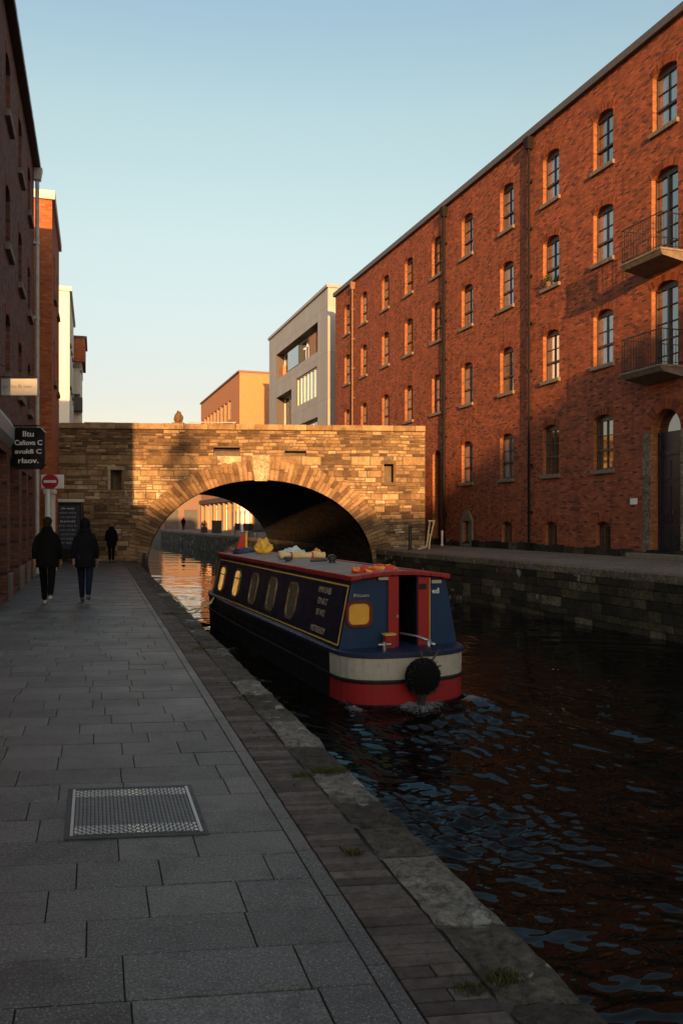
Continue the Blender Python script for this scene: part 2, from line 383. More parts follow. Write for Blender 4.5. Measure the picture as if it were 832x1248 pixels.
for k, u, z, w, h, r in specs:
    loc = (u, 0, zl(z))
    if k in ('sash', 'french', 'small'):
        gm = GLASSC if rnd() < .5 and k == 'sash' else GLASS
        key = (k, round(h, 2), gm.name)
        if key in protos: dup(protos[key], W, loc)
        else: protos[key] = window_meshes(w, h, r, k, gm, W, loc, sill=(k == 'sash'), d=.205)
    elif k == 'door':
        zs = h - r
        f = MB(); f.box(-w / 2, -w / 2 + .1, .27, .345, 0, zs); f.box(w / 2 - .1, w / 2, .27, .345, 0, zs); f.box(-w / 2, w / 2, .275, .34, zs - .75, zs - .6)
        for x0, x1 in ((-w / 2 + .14, -.04), (.04, w / 2 - .14)):
            for a, b in ((.15, .9), (1.05, 2.2), (2.35, zs - .9)): f.box(x0 + .06, x1 - .06, .28, .31, a, b)
        f.box(-w / 2 + .1, w / 2 - .1, .30, .345, 0, zs)
        dr = f.build('door', DOORM, W, bevel=.008); dr.location = loc
        g = MB(); o = dict(u0=-w / 2, u1=w / 2, z0=0, z1=h, rise=r, round=True, n=12)
        g.face([(-w / 2, .33, zs), (w / 2, .33, zs)] + [(x, .33, topf(o, x)) for x in us(o)[::-1]]); g.build('fanlight', GLASS, dr)
        g = MB(); g.tube([(.06, .26, 1.25), (.06, .22, 1.25), (.06, .22, 1.4)], .015); g.build('handle', plain('brass', (.4, .28, .1), .35, 1), dr)
        a_ = MB(); n = 26
        for i in range(n):
            t0, t1 = math.pi * (1 - i / n) - .008, math.pi * (1 - (i + 1) / n) + .008
            ri, ro = w / 2 + .002, w / 2 + .34
            P = [(ri * math.cos(t0), ri * math.sin(t0)), (ri * math.cos(t1), ri * math.sin(t1)), (ro * math.cos(t1), ro * math.sin(t1)), (ro * math.cos(t0), ro * math.sin(t0))]
            a_.hexa([(x, -.02, zs + q) for x, q in P[:2]] + [(x, .02, zs + q) for x, q in P[1::-1]] + [(P[3][0], -.02, zs + P[3][1]), (P[2][0], -.02, zs + P[2][1]), (P[2][0], .02, zs + P[2][1]), (P[3][0], .02, zs + P[3][1])])
        a_.build('arch', VOUS, dr)
        SUR = stone('surround_stone', [(0, (.16, .135, .1)), (1, (.26, .225, .17))])
        for sx in (-1, 1):
            s_ = MB(); z_ = 0
            while z_ < zs - .2:
                hh = min(U(.35, .6), zs - z_); a, b = sorted((sx * (w / 2 + .003), sx * (w / 2 + .36))); s_.box(a, b, -.035, .02, z_, z_ + hh - .008); z_ += hh
            s_.build('surround', SUR, dr, bevel=.01)
        s_ = MB(); s_.box(-1.3, 1.3, -.5, 0, -.17, -.005); s_.build('step', SILL, dr, bevel=.015)
    elif k == 'door2':
        f = MB(); f.box(-w / 2, w / 2, .3, .345, 0, h - .01)
        for a, b in ((.2, 1.2), (1.4, 2.4)): f.box(-w / 2 + .15, w / 2 - .15, .285, .3, a, b)
        dr = f.build('door', DOORM, W, bevel=.008); dr.location = loc
    elif k == 'pedi':
        wn = window_meshes(w, h, 0, 'small', GLASSC, W, loc, sill=False, arch=False)
        s_ = MB(); s_.box(-w / 2 - .25, -w / 2 - .003, -.06, .02, -.13, h); s_.box(w / 2 + .003, w / 2 + .25, -.06, .02, -.13, h); s_.box(-w / 2, w / 2, -.06, .02, -.13, -.003)
        s_.hexa([(-w / 2 - .25, -.06, h + .003), (w / 2 + .25, -.06, h + .003), (w / 2 + .25, .02, h + .003), (-w / 2 - .25, .02, h + .003), (-.22, -.06, h + .5), (.22, -.06, h + .5), (.22, .02, h + .5), (-.22, .02, h + .5)])
        s_.build('surround', SILL, wn, bevel=.01)
def pipe(D, m, lo=0, r=.055):
    u = along(D); p = MB(); p.tube([(u, -.13, zl(16.75)), (u, -.13, lo)], r, 10)
    z = 1.5
    while z < 16: p.tube([(u, -.13, z), (u, -.13, z + .1)], r + .02, 10); p.box(u - .09, u + .09, -.07, 0, z, z + .1); z += 1.9
    p.hexa([(u - .1, -.25, zl(16.6)), (u + .1, -.25, zl(16.6)), (u + .1, -.002, zl(16.6)), (u - .1, -.002, zl(16.6)), (u - .17, -.3, zl(17.05)), (u + .17, -.3, zl(17.05)), (u + .17, -.002, zl(17.05)), (u - .17, -.002, zl(17.05))])
    p.build('drainpipe', m, W)
pipe(33.05, PIPE); pipe(40.35, PIPE, r=.065); pipe(53.0, plain('orange_brown_pipe', (.2, .11, .06), .6, spec=.2), r=.05)  # last pipe in a plain orange-brown
# balconies
def balcony(ub, zb):
    e = empty('balcony', (ub, 0, zb), parent=W)
    s_ = MB(); x0, x1, pr = -.95, .95, .95
    s_.hexa([(x0 + .05, -pr + .1, -.2), (x1 - .05, -pr + .1, -.2), (x1 - .05, -.003, -.34), (x0 + .05, -.003, -.34), (x0, -pr, -.07), (x1, -pr, -.07), (x1, -.003, -.07), (x0, -.003, -.07)])
    s_.box(x0 - .02, x1 + .02, -pr - .02, -.003, -.068, 0); s_.build('slab', SILL, e, bevel=.01)
    r_ = MB(); H = 1.08; p = -pr + .05
    for z in (.08, H): r_.tube([(x0 + .05, -.01, z), (x0 + .05, p, z), (x1 - .05, p, z), (x1 - .05, -.01, z)], .018 if z > 1 else .012, 6)
    def bal(x, y, th=.008):
        r_.tube([(x, y, 0), (x, y, H)], th, 5)
    n = 16
    for i in range(n + 1): bal(x0 + .05 + (x1 - x0 - .1) * i / n, p, .016 if i in (0, n) else .008)
    for sx in (x0 + .05, x1 - .05):
        for i in range(1, 8): bal(sx, p + (pr - .06) * i / 8)
    for i in range(0, n, 2):     # belly scrolls
        x = x0 + .05 + (x1 - x0 - .1) * (i + 1) / n
        r_.tube([(x + .05 * math.cos(a), p, .75 + .12 * math.sin(a)) for a in [k * math.pi / 5 for k in range(11)]], .006, 4, caps=False)
    r_.build('railing', IRON, e)
balcony(along(25.78), zl(9.87)); balcony(along(25.78), zl(6.37))
pl = MB(); pl.box(-.17, .17, -.03, -.003, 0, .2); q = pl.build('wall_plaque', WHITE, W, bevel=.004); q.location = (along(27.15), 0, zl(2.2))

# plant on a window sill
def leafclump(mb, c, r, n, s):
    for _ in range(n):
        d = Vector((random.gauss(0, 1), random.gauss(0, 1), random.gauss(0, 1))).normalized() * r * rnd() ** .5
        p = Vector(c) + d; a = Vector((random.gauss(0, 1), random.gauss(0, 1), random.gauss(0, 1))).normalized(); b = a.orthogonal().normalized()
        mb.face([p - a * s, p + b * s * .5, p + a * s, p - b * s * .5])
LEAF = tinted('leaf', [(0, (.03, .05, .015)), (1, (.08, .1, .03))])
GRASSM = tinted('grass_blade', [(0, (.03, .032, .01)), (.7, (.06, .065, .018)), (1, (.14, .11, .04))])
D = 31.9; P = Vector((RW(D), D, 10.75)) + Vector((-.946, -.324, 0)) * .02
e = empty('potted_plant', P, 0, 'small dark potted plant on a second-floor window sill of the warehouse', 'plant')
m_ = MB(); m_.lathe([(0, 0), (.09, 0), (.12, .18), (.1, .18), (0, .15)]); m_.build('pot', plain('clay', (.12, .06, .04), .8), e)
m_ = MB(); leafclump(m_, (0, 0, .33), .22, 120, .05); m_.build('foliage', LEAF, e)

# ------------------------------------------------------------------ ground, water, banks
def strip(name, x0f, x1f, ys, z, m, label=None):
    mb = MB()
    for a, b in zip(ys, ys[1:]): mb.face([(x0f(a), a, z), (x1f(a), a, z), (x1f(b), b, z), (x0f(b), b, z)])
    o = mb.build(name, m); o['kind'] = 'structure'; return o
strip('ground', lambda y: -3000, lambda y: LE(y) - .35, [-300, -30, 0, 30, 60, 110, 250], -.06, ASPH)
strip('far_ground', lambda y: -3000, lambda y: 3000, [250, 3000], -.06, ASPH)
strip('right_ground', lambda y: RE(y) + .5, lambda y: 3000, [-300, 0, 40, 80, 250], BZ - .03, ASPH)
# granite slabs of the towpath
X0, X1 = -1.86, 1.0
def sk(a, b, z):                # sheared towpath coords: a across, b along
    return (a - .299 * b, b + .12 * (a - 1.0), z)
mb = MB(); b = -3.0; near = True
while b < 34.3:
    dep = U(.285, .315) if b > -3 else .3
    if b + dep > 34.3: dep = 34.3 - b
    a = X0 - U(0, .4); jn = U(-.004, .004)
    while a < X1 - .02:
        w = random.choice([.38, .4, .42, .5, .62, .64])
        a1 = a + w
        if X1 - a1 < .16: a1 = X1
        aa = max(a, X0); g = .0024; h = U(-.003, .002); t_ = min(1, max(0, random.gauss(.5, .27)))
        if aa < a1 - .03:
            mb.hexa([sk(aa + g, b + g, -.05), sk(a1 - g, b + g, -.05), sk(a1 - g, b + dep - g, -.05), sk(aa + g, b + dep - g, -.05),
                     sk(aa + g, b + g, h), sk(a1 - g, b + g, h + U(-.0015, .0015)), sk(a1 - g, b + dep - g, h + U(-.0015, .0015)), sk(aa + g, b + dep - g, h)], t=t_, skip=(0,))
        a = a1
    b += dep
o = mb.build('towpath', GRAN, bevel=.003); o['kind'] = 'structure'
o = strip('towpath_bed', lambda y: X0 - .299 * y - .3, lambda y: LE(y) - .24, [-4, 35, 250], -.016, JOINT)
o = strip('edge_mortar', lambda y: LE(y) - .32, lambda y: LE(y) - .235, [-3, 34], -.007, plain('edge_grit', (.05, .045, .035), .95, bump=.8, scale=30))
# dark kerb sett line + brick band
mb = MB(); b = -3.2
while b < 34:
    d_ = U(.28, .62); g = .003
    mb.hexa([sk(1.0 + g, b + g, -.05), sk(1.085 - g, b + g, -.05), sk(1.085 - g, b + d_ - g, -.05), sk(1.0 + g, b + d_ - g, -.05), sk(1.0 + g, b + g, .001), sk(1.085 - g, b + g, .001), sk(1.085 - g, b + d_ - g, .003), sk(1.0 + g, b + d_ - g, .002)], t=U(.0, .45), skip=(0,)); b += d_
o = mb.build('kerb_strip', GRAN, bevel=.004); o['kind'] = 'structure'
mb = MB(); b = -3.2
while b < 34:
    rowh = .075 if b < 14 else .075
    a = 1.088; cut = random.choice([.14, .28, .28, .28, .28])
    for a0, a1 in ((a, a + cut), (a + cut, 1.365)):
        if a1 - a0 < .03: continue
        g = .0035; h = U(-.003, .003)
        mb.hexa([sk(a0 + g, b + g, -.05), sk(a1 - g, b + g, -.05), sk(a1 - g, b + rowh - g, -.05), sk(a0 + g, b + rowh - g, -.05), sk(a0 + g, b + g, h), sk(a1 - g, b + g, h + U(-.0015, .0015)), sk(a1 - g, b + rowh - g, h + U(-.0015, .0015)), sk(a0 + g, b + rowh - g, h)], t=rnd(), skip=(0,))
    b += rowh
o = mb.build('brick_paving_band', BRICKPAVE, bevel=.004); o['kind'] = 'structure'
# left canal wall with rough coping stones
e = empty('canal_wall', (LE(10), 10, 0), 0, 'rough mossy stone edge of the canal along the left towpath', 'canal wall')
mb = MB(); b = -4.0
while b < 34.6:
    L_ = U(.3, .8); L_ = min(L_, 34.7 - b); tt = min(1, max(0, random.gauss(.42, .25))); a0 = 1.371 + U(0, .008); a1 = 1.662
    if rnd() < .05 or b < 5.1 < b + L_ or b < 6.5 < b + L_: tt = 1.0
    nx, ny = 5, max(3, int(L_ / .06)) if b < 10 else 3
    if b < 10: nx = 7
    hh = U(-.002, .014)
    def P_(i, j):
        fa, fb = i / nx, j / ny; x = a0 + (a1 - a0) * fa; y = b + .006 + (L_ - .012) * fb
        nz = mn.noise(Vector((x * 7, y * 7, 3))) * .016 + mn.noise(Vector((x * 22, y * 22, 9))) * .010
        e_ = (1 - fa) * (a1 - a0); e2 = min(fb, 1 - fb) * L_; drop = .02 * max(0, 1 - min(e_, e2) / .03) ** 2
        ex = mn.noise(Vector((y * 3, 0, 5))) * .02 if i == nx else 0
        return sk(x + ex, y, hh + nz - drop)
    for i in range(nx):
        for j in range(ny): mb.face([P_(i, j), P_(i + 1, j), P_(i + 1, j + 1), P_(i, j + 1)], t=tt)
    for j in range(ny):
        p, q = P_(nx, j), P_(nx, j + 1); mb.face([(p[0] + .004, p[1], -.26), (q[0] + .004, q[1], -.26), q, p], t=tt)
    for j, s_ in ((0, 1), (ny, -1)):
        for i in range(nx):
            p, q = P_(i, j), P_(i + 1, j); f_ = [(p[0], p[1], -.1), (q[0], q[1], -.1), q, p]; mb.face(f_ if s_ > 0 else f_[::-1], t=tt)
    b += L_
mb.build('coping', EDGEST, e, origin=None, smooth=False).location = (-LE(10), -10, 0)
for p_ in e.children[-1].data.polygons: pass
mb = MB()
def qwall(mb, x_of, y0, y1, zt, zb, sgn, hmin=.18, hmax=.3, lmin=.35, lmax=.9, step=1.0577):
    z = zt
    while z > zb:
        h = min(U(hmin, hmax), z - zb + .01); y = y0 - U(0, .5)
        while y < y1:
            l = U(lmin, lmax); a, b_ = max(y, y0), min(y + l, y1)
            if b_ - a > .05:
                pr = U(0, .035); g = .008
                xa, xb = x_of(a + g), x_of(b_ - g)
                s0, s1 = sgn * pr, -sgn * .25
                pts = [(xa + s0, a + g), (xb + s0, b_ - g), (xb + s1, b_ - g), (xa + s1, a + g)]
                if sgn < 0: pass
                if sgn > 0: pts = pts
                z0_, z1_ = z - h + g, z - g * .2
                ring = pts if sgn > 0 else [pts[1], pts[0], pts[3], pts[2]]
                mb.hexa([(x, y_, z0_) for x, y_ in ring] + [(x, y_, z1_) for x, y_ in ring])
            y += l
        z -= h
qwall(mb, lambda y: LE(y) - .02, -4, 34.5, -.25, -1.35, 1); qwall(mb, lambda y: LE(y) - .02, 54, 120, -.02, -1.35, 1, lmin=1, lmax=2)
mb.box(0, 0.001, 0, .001, -3, -2.999)
mb.face([(LE(-60) - .07, -60, -1.4), (LE(250) - .07, 250, -1.4), (LE(250) - .07, 250, -.05), (LE(-60) - .07, -60, -.05)][::-1], m=1)
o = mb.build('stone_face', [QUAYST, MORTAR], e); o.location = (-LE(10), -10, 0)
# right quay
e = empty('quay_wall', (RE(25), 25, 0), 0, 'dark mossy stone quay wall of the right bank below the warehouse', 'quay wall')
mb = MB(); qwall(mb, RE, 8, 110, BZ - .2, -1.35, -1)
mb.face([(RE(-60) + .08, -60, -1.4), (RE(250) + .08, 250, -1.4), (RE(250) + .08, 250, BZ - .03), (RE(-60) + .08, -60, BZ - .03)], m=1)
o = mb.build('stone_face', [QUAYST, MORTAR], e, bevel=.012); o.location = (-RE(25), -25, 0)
mb = MB(); y = 8
while y < 120:
    l = U(.8, 1.6); pr = U(.02, .06); g = .008
    a, b_ = y + g, y + l - g; dz = U(-.01, .015)
    mb.hexa([(RE(a) - pr, a, BZ - .2), (RE(a) + .5, a, BZ - .2), (RE(b_) + .5, b_, BZ - .2), (RE(b_) - pr, b_, BZ - .2), (RE(a) - pr, a, BZ + dz), (RE(a) + .5, a, BZ + .01), (RE(b_) + .5, b_, BZ + .01), (RE(b_) - pr, b_, BZ + dz)], t=rnd()); y += l
o = mb.build('coping', QUAYCOP, e, bevel=.02); o.location = (-RE(25), -25, 0)
# right bank paving slabs
mb = MB(); y = 8
while y < 120:
    l = .6 if y < 60 else 2.4; x = .52
    while x < 5.6:
        w = U(.6, 1.1); x1 = min(x + w, 5.75); g = .004
        mb.hexa([(RE(y) + x + g, y + g, BZ - .03), (RE(y) + x1 - g, y + g, BZ - .03), (RE(y + l) + x1 - g, y + l - g, BZ - .03), (RE(y + l) + x + g, y + l - g, BZ - .03),
                 (RE(y) + x + g, y + g, BZ + .006), (RE(y) + x1 - g, y + g, BZ + .006), (RE(y + l) + x1 - g, y + l - g, BZ + .006), (RE(y + l) + x + g, y + l - g, BZ + .006)], skip=(0,)); x = x1
    y += l
o = mb.build('bank_pavement', PAVEQ); o['kind'] = 'structure'

# ------------------------------------------------------------------ boat frame (needed for the wake)
BC = Vector((.89, 12.3, WZ)); BF = Vector((-.347, .938, 0)).normalized(); BR = Vector((BF.y, -BF.x, 0))
# ------------------------------------------------------------------ water
def water_gloss(t_, fm):      # gloss tint painted to mute wall reflection at mid angles and keep sky glints
    fr = t_.n('ShaderNodeFresnel'); fr.inputs['IOR'].default_value = 1.333
    gc = t_.ramp(fr.outputs[0], [(.02, (.95, 1, 1)), (.09, (.26, .48, .60)), (.26, (.28, .38, .44)), (.5, (1, 1, 1))])
    gl = t_.n('ShaderNodeBsdfGlossy'); gl.inputs['Roughness'].default_value = .02; t_.l(gc, gl.inputs['Color'])
    mxs = t_.n('ShaderNodeMixShader'); k = t_.math('MULTIPLY', fr.outputs[0], t_.math('SUBTRACT', 1.0, fm)); t_.l(k, mxs.inputs[0])
    t_.l(t_.b.outputs[0], mxs.inputs[1]); t_.l(gl.outputs[0], mxs.inputs[2]); t_.l(mxs.outputs[0], t_.t.nodes['Material Output'].inputs['Surface'])
def water():
    ys = [1.0]
    while ys[-1] < 130: ys.append(ys[-1] + max(.012, ys[-1] * .0024) if ys[-1] < 40 else ys[-1] + .5)
    ys = np.array(ys); nx = 400
    t = np.linspace(0, 1, nx)
    xl = 1.662 - .299 * ys - .2; xr = 13.45 - .342 * ys + .2
    # near the camera only x up to view cone matters; concentrate there
    X = xl[:, None] + (xr - xl)[:, None] * (t[None, :] ** 1.3); Y = np.repeat(ys[:, None], nx, 1)
    rg = np.random.RandomState(3); H = np.zeros_like(X)
    warpx = .35 * np.sin(X * .9 + 1.7 * np.sin(Y * .6)) + .25 * np.sin(Y * 1.7 + 2)
    warpy = .35 * np.sin(Y * .8 + 1.3 * np.sin(X * .7 + 1)) + .2 * np.sin(X * 2.1)
    amp_n = 1.0 * np.exp(-((Y - 4) / 9.) ** 2) + .28
    env = .5 + .5 * np.sin(X * 1.3 + 2.1 * np.sin(Y * .9 + 1) + .7 * Y); env = (env * (.5 + .5 * np.sin(Y * 1.9 - X * .8 + 1.5 * np.sin(X * 1.1)))) ** .9
    for k in range(46):
        lam = .065 * (1.095 ** k); ang = R(rg.normal(76, 24)); kx, ky = math.cos(ang), math.sin(ang)
        A = .0023 * lam * rg.uniform(.5, 1.2)
        if lam > 1.6: A *= .45
        fade = np.clip(lam / (Y * .0095), 0, 1) ** 2
        ph = 2 * math.pi / lam * ((X + warpx) * kx + (Y + warpy) * ky) + rg.uniform(0, 6.28)
        H += A * fade * np.sin(ph) * ((1.9 + 8.0 * env ** 1.2) if lam < .42 else 1.1)
    H *= amp_n
    # wake in boat coordinates
    dx, dy = X - BC.x, Y - BC.y
    lx = dx * BR.x + dy * BR.y; ly = -(dx * BF.x + dy * BF.y) - .5   # ly>0 astern
    s = np.maximum(ly, 0); arm = np.exp(-((np.abs(lx) - .95 - s * .32) / (.22 + s * .07)) ** 2)
    H += .05 * arm * np.exp(-s / 8.) * (ly > -.4) * np.sin(8 * (np.abs(lx) - s * .32) + 2 * s)
    tr = np.exp(-(lx / (.75 + .12 * s)) ** 2) * (ly > -.1)
    H += .042 * tr * np.exp(-s / 5.) * np.sin(2 * math.pi * ly / .75 + 1.2 * np.cos(lx * 2.2))
    H += .016 * tr * np.exp(-s / 2.5) * np.sin(19 * lx + 3 * np.sin(7 * ly)) * np.sin(13 * ly + 2 * np.sin(9 * lx))
    # bow wave along the hull sides
    side = np.exp(-((np.abs(lx) - 1.15) / .15) ** 2) * (ly < 0) * (ly > -11.5); H += .018 * side * np.sin(ly * 4)
    foam = np.clip(1.1 * tr * np.exp(-s / .9) + .75 * arm * np.exp(-s / 1.6) * (ly > -.5), 0, 1)
    Z = WZ + H
    nv = X.size; co = np.stack([X, Y, Z], -1).reshape(-1, 3).astype(np.float32)
    r, c = len(ys), nx; i = (np.arange(r - 1)[:, None] * c + np.arange(c - 1)[None, :]).ravel()
    q = np.stack([i, i + 1, i + c + 1, i + c], -1).astype(np.int32)
    me = bpy.data.meshes.new('water'); me.vertices.add(nv); me.vertices.foreach_set('co', co.ravel())
    me.loops.add(q.size); me.loops.foreach_set('vertex_index', q.ravel()); me.polygons.add(len(q))
    me.polygons.foreach_set('loop_start', np.arange(0, q.size, 4, dtype=np.int32)); me.polygons.foreach_set('loop_total', np.full(len(q), 4, dtype=np.int32))
    me.update(calc_edges=True); me.polygons.foreach_set('use_smooth', np.ones(len(q), dtype=bool))
    at = me.attributes.new('foam', 'FLOAT', 'POINT'); at.data.foreach_set('value', foam.ravel().astype(np.float32))
    t_ = NT('canal_water'); v = t_.coord('Object'); f = t_.noise(t_.map(v, (1, 1.8, 1), (0, 0, .3)), 9, 3, .55, .4)
    fo = t_.attr('foam'); fn = t_.noise(v, 14, 8, .85, 1.2)
    fm = t_.ramp(t_.math('MULTIPLY', fo, fn), [(.36, 0.), (.52, .75)])
    c_ = t_.mix(fm, (.005, .0035, .0025), (.3, .31, .32))
    t_.out(c_, t_.ramp(fm, [(0, .03), (1, .6)]), t_.bump(f, .05, .02), IOR=1.333, Specular_IOR_Level=0)
    water_gloss(t_, fm)
    me.materials.append(t_.m); o = bpy.data.objects.new('water', me); link(o); o['kind'] = 'structure'
    mb = MB(); mb.face([(-400, -300, WZ - .12), (400, -300, WZ - .12), (400, 1.0, WZ - .12), (-400, 1.0, WZ - .12)]); mb.face([(-400, 129.9, WZ - .05), (400, 129.9, WZ - .05), (400, 400, WZ - .05), (-400, 400, WZ - .05)])
    o = mb.build('outer_water', t_.m); o['kind'] = 'structure'
water()

# ------------------------------------------------------------------ bridge
bl = Vector((-12.6, 33.94, 0)); br_ = Vector((3.58, 35.2, 0)); bd = (br_ - bl).normalized(); BL = (br_ - bl).length
BRG = empty('stone_bridge', bl, math.atan2(bd.y, bd.x), 'old stone arch bridge across the canal, half in golden sunlight', 'bridge')
bn = Vector((-bd.y, bd.x, 0))      # inward (+y local)
def bloc(X, Y): p = Vector((X, Y, 0)) - bl; return p.dot(bd)
uc = bloc(-3.39, 34.65); HW, RISE, SPR = 4.74, 3.63, -.25; RT = .85; TOP = 5.73; DEPTH = 19.5
shear = -.33 - .0          # barrel runs parallel with the canal; local lateral shift per metre depth
dirc = Vector((-.32, 1, 0)).normalized(); shear = dirc.dot(bd) / dirc.dot(bn)
holes = [(bloc(-.274 * 34.2, 34.2), 2.95, .46, .82), (bloc(.0575 * 35, 35), 3.3, .4, .78), (bloc(-.140 * 34.4, 34.4), 4.5, 1.1, .25), (bloc(-.056 * 34.7, 34.7), 4.42, .9, .2)]
ops = [dict(u0=uc - HW, u1=uc + HW, z0=-1.5, z1=SPR + RISE, rise=RISE, round=True, n=28, d=.1)]
for (hu, hz, hw, hh) in holes: ops.append(dict(u0=hu - hw / 2, u1=hu + hw / 2, z0=hz, z1=hz + hh, d=.45, back=True))
mb = MB(); facade(mb, BL, -1.5, TOP - .25, ops, m=0, rm=0)
mb.face([(BL, 0, -1.5), (BL, DEPTH, -1.5), (BL, DEPTH, TOP - .25), (BL, 0, TOP - .25)]); mb.face([(0, DEPTH, -1.5), (0, 0, -1.5), (0, 0, TOP - .25), (0, DEPTH, TOP - .25)])
mb.face([(0, .45, TOP - 1.1), (BL, .45, TOP - 1.1), (BL, DEPTH - .45, TOP - 1.1), (0, DEPTH - .45, TOP - 1.1)])
mb.face([(0, .45, TOP - 1.1), (0, .45, TOP - .25), (BL, .45, TOP - .25), (BL, .45, TOP - 1.1)])
mb.face([(0, DEPTH - .45, TOP - 1.1), (BL, DEPTH - .45, TOP - 1.1), (BL, DEPTH - .45, TOP - .25), (0, DEPTH - .45, TOP - .25)])
# back face with opening shifted
sh = shear * DEPTH
back = MB(); facade(back, BL, -1.5, TOP - .25, [dict(u0=max(.01, uc - HW + sh), u1=uc + HW + sh, z0=-1.5, z1=SPR + RISE, rise=RISE, round=True, n=28, d=.05)], y=DEPTH)
mb.v_off = len(mb.v); mb.f += [tuple(i + mb.v_off for i in f) for f in back.f]; mb.v += back.v; mb.m += back.m; mb.t += back.t
mb.build('wall', MORTAR, BRG)
# facing stones
mb = MB()
def inarch(u, z, grow):
    if z < SPR: return abs(u - uc) < HW + grow
    return ((u - uc) / (HW + grow)) ** 2 + ((z - SPR) / (RISE + grow)) ** 2 < 1
z = -1.4
while z < TOP - .27:
    h = random.choice([.09, .11, .13, .16, .2, .28]) if z < 3.9 else U(.09, .16)
    if z + h > TOP - .26: h = TOP - .26 - z
    if abs(z - 4.05) < .12: h = .38
    u = -U(0, .4); big = h > .3
    while u < BL:
        l = U(.1, .42) + h * U(.1, 1.8); l = l * 1.8 if big else l
        a, b_ = max(0, u), min(BL, u + l); u += l; g = .007
        if BL - b_ < .12: b_ = BL; u = BL
        if b_ - a < .05: continue
        # trim at arch ring
        zm = z + h * .5; gr = RT * .8; ins = [inarch(a, zm, gr), inarch(b_, zm, gr)]
        if all(ins): continue
        if any(ins):
            if zm < SPR: lim = HW + gr
            else: lim = (HW + gr) * math.sqrt(max(0, 1 - ((zm - SPR) / (RISE + gr)) ** 2))
            if ins[1]: b_ = uc - lim
            else: a = uc + lim
            if b_ - a < .05: continue
        skip = False; segs = [(a, b_)]
        for (hu, hz, hw, hh) in holes:
            if z + h > hz - .02 and z < hz + hh + .02:
                new = []
                for p, q in segs:
                    if q <= hu - hw / 2 or p >= hu + hw / 2: new.append((p, q)); continue
                    if p < hu - hw / 2 - .05: new.append((p, hu - hw / 2))
                    if q > hu + hw / 2 + .05: new.append((hu + hw / 2, q))
                segs = new
        dk = mn.noise(Vector((a * .35, z * .5, 1))) * .5
        segs = [(p, q, 0, h) for p, q in segs]
        if h > .14:
            new = []
            for p, q, a0_, a1_ in segs:
                if rnd() < .3: m_ = h * U(.4, .6); k_ = p + (q - p) * U(.3, .7); new += [(p, q, 0, m_)] + ([(p, k_, m_, h), (k_, q, m_, h)] if q - p > .3 else [(p, q, m_, h)])
                else: new.append((p, q, a0_, a1_))
            segs = new
        for p, q, s0_, s1_ in segs:
            pr = U(.02, .055); t_ = min(1, max(0, random.gauss(.45 + dk, .25)))
            if big and rnd() < .4: t_ = min(1, t_ + .3)
            zz0, zz1 = max(z + s0_ + g, -1.5), z + s1_ - g * .5
            j = .016; 
            mb.hexa([(p + g + U(0, j), -pr + U(-j, j), zz0 + U(0, .02)), (q - g - U(0, j), -pr + U(-j, j), zz0 + U(0, .02)), (q - g, .03, zz0), (p + g, .03, zz0), (p + g + U(0, j), -pr + U(-j, j), zz1 - U(0, .02)), (q - g - U(0, j), -pr + U(-j, j), zz1 - U(0, .02)), (q - g, .03, zz1), (p + g, .03, zz1)], t=t_)
    z += h
for i_, (x_, y_, z_) in enumerate(mb.v):
    fade = max(0, min(1, (TOP - .45 - z_) / .4)); near = min([max(abs(x_ - hu) - hw / 2, abs(z_ - hz - hh / 2) - hh / 2) for hu, hz, hw, hh in holes]); fade *= max(0, min(1, (near - .05) / .3))
    mb.v[i_] = (x_, y_, z_ + fade * (.045 * mn.noise(Vector((x_ * .45, 0, z_ * .8))) + .022 * mn.noise(Vector((x_ * 1.9, 4, z_ * 2)))))
mb.build('facing_stones', BSTONE, BRG, bevel=.016)
# arch ring
mb = MB(); n = 84
def EL(t, g): return (uc + (HW + g) * math.cos(t), SPR + (RISE + g) * math.sin(t))
arcs = [math.pi - math.pi * i / n for i in range(n + 1)]
for i in range(n):
    if i in (41, 42):
        if i == 41: ringL = mb; mb = MB()
        continue
    t0, t1 = arcs[i] - .0022, arcs[i + 1] + .0022; pr = U(.06, .11); ro = RT + U(-.05, .05)
    A, B, C_, D_ = EL(t0, 0), EL(t1, 0), EL(t1, ro), EL(t0, ro)
    spl = U(.35, .65) if rnd() < .6 else None
    def vs(A, B, C_, D_):
        mb.hexa([(A[0], -pr, A[1]), (B[0], -pr, B[1]), (B[0], .3, B[1]), (A[0], .3, A[1]), (D_[0], -pr, D_[1]), (C_[0], -pr, C_[1]), (C_[0], .3, C_[1]), (D_[0], .3, D_[1])])
    if spl:
        m0, m1 = EL(t0, ro * spl), EL(t1, ro * spl); n0, n1 = EL(t0, ro * spl + .012), EL(t1, ro * spl + .012); vs(A, B, m1, m0); vs(n0, n1, C_, D_)
    else: vs(A, B, C_, D_)
ringR = mb
for sx in (-1, 1):       # jamb blocks down to the water
    mb = ringL if sx < 0 else ringR
    z_ = SPR
    while z_ > -1.3:
        h = U(.3, .45); a, b_ = sorted((uc + sx * HW, uc + sx * (HW + RT + U(-.1, .2)))); mb.box(a, b_, -.07, .3, z_ - h, z_ - .01); z_ -= h
ringL.build('arch_ring', RINGST, BRG, bevel=.01); ringR.build('arch_ring', RINGST, BRG, bevel=.01)
mb = MB(); A, B, C_, D_ = EL(arcs[41] + .02, -.04), EL(arcs[43] - .02, -.04), EL(arcs[43] - .028, 1.05), EL(arcs[41] + .028, 1.05)
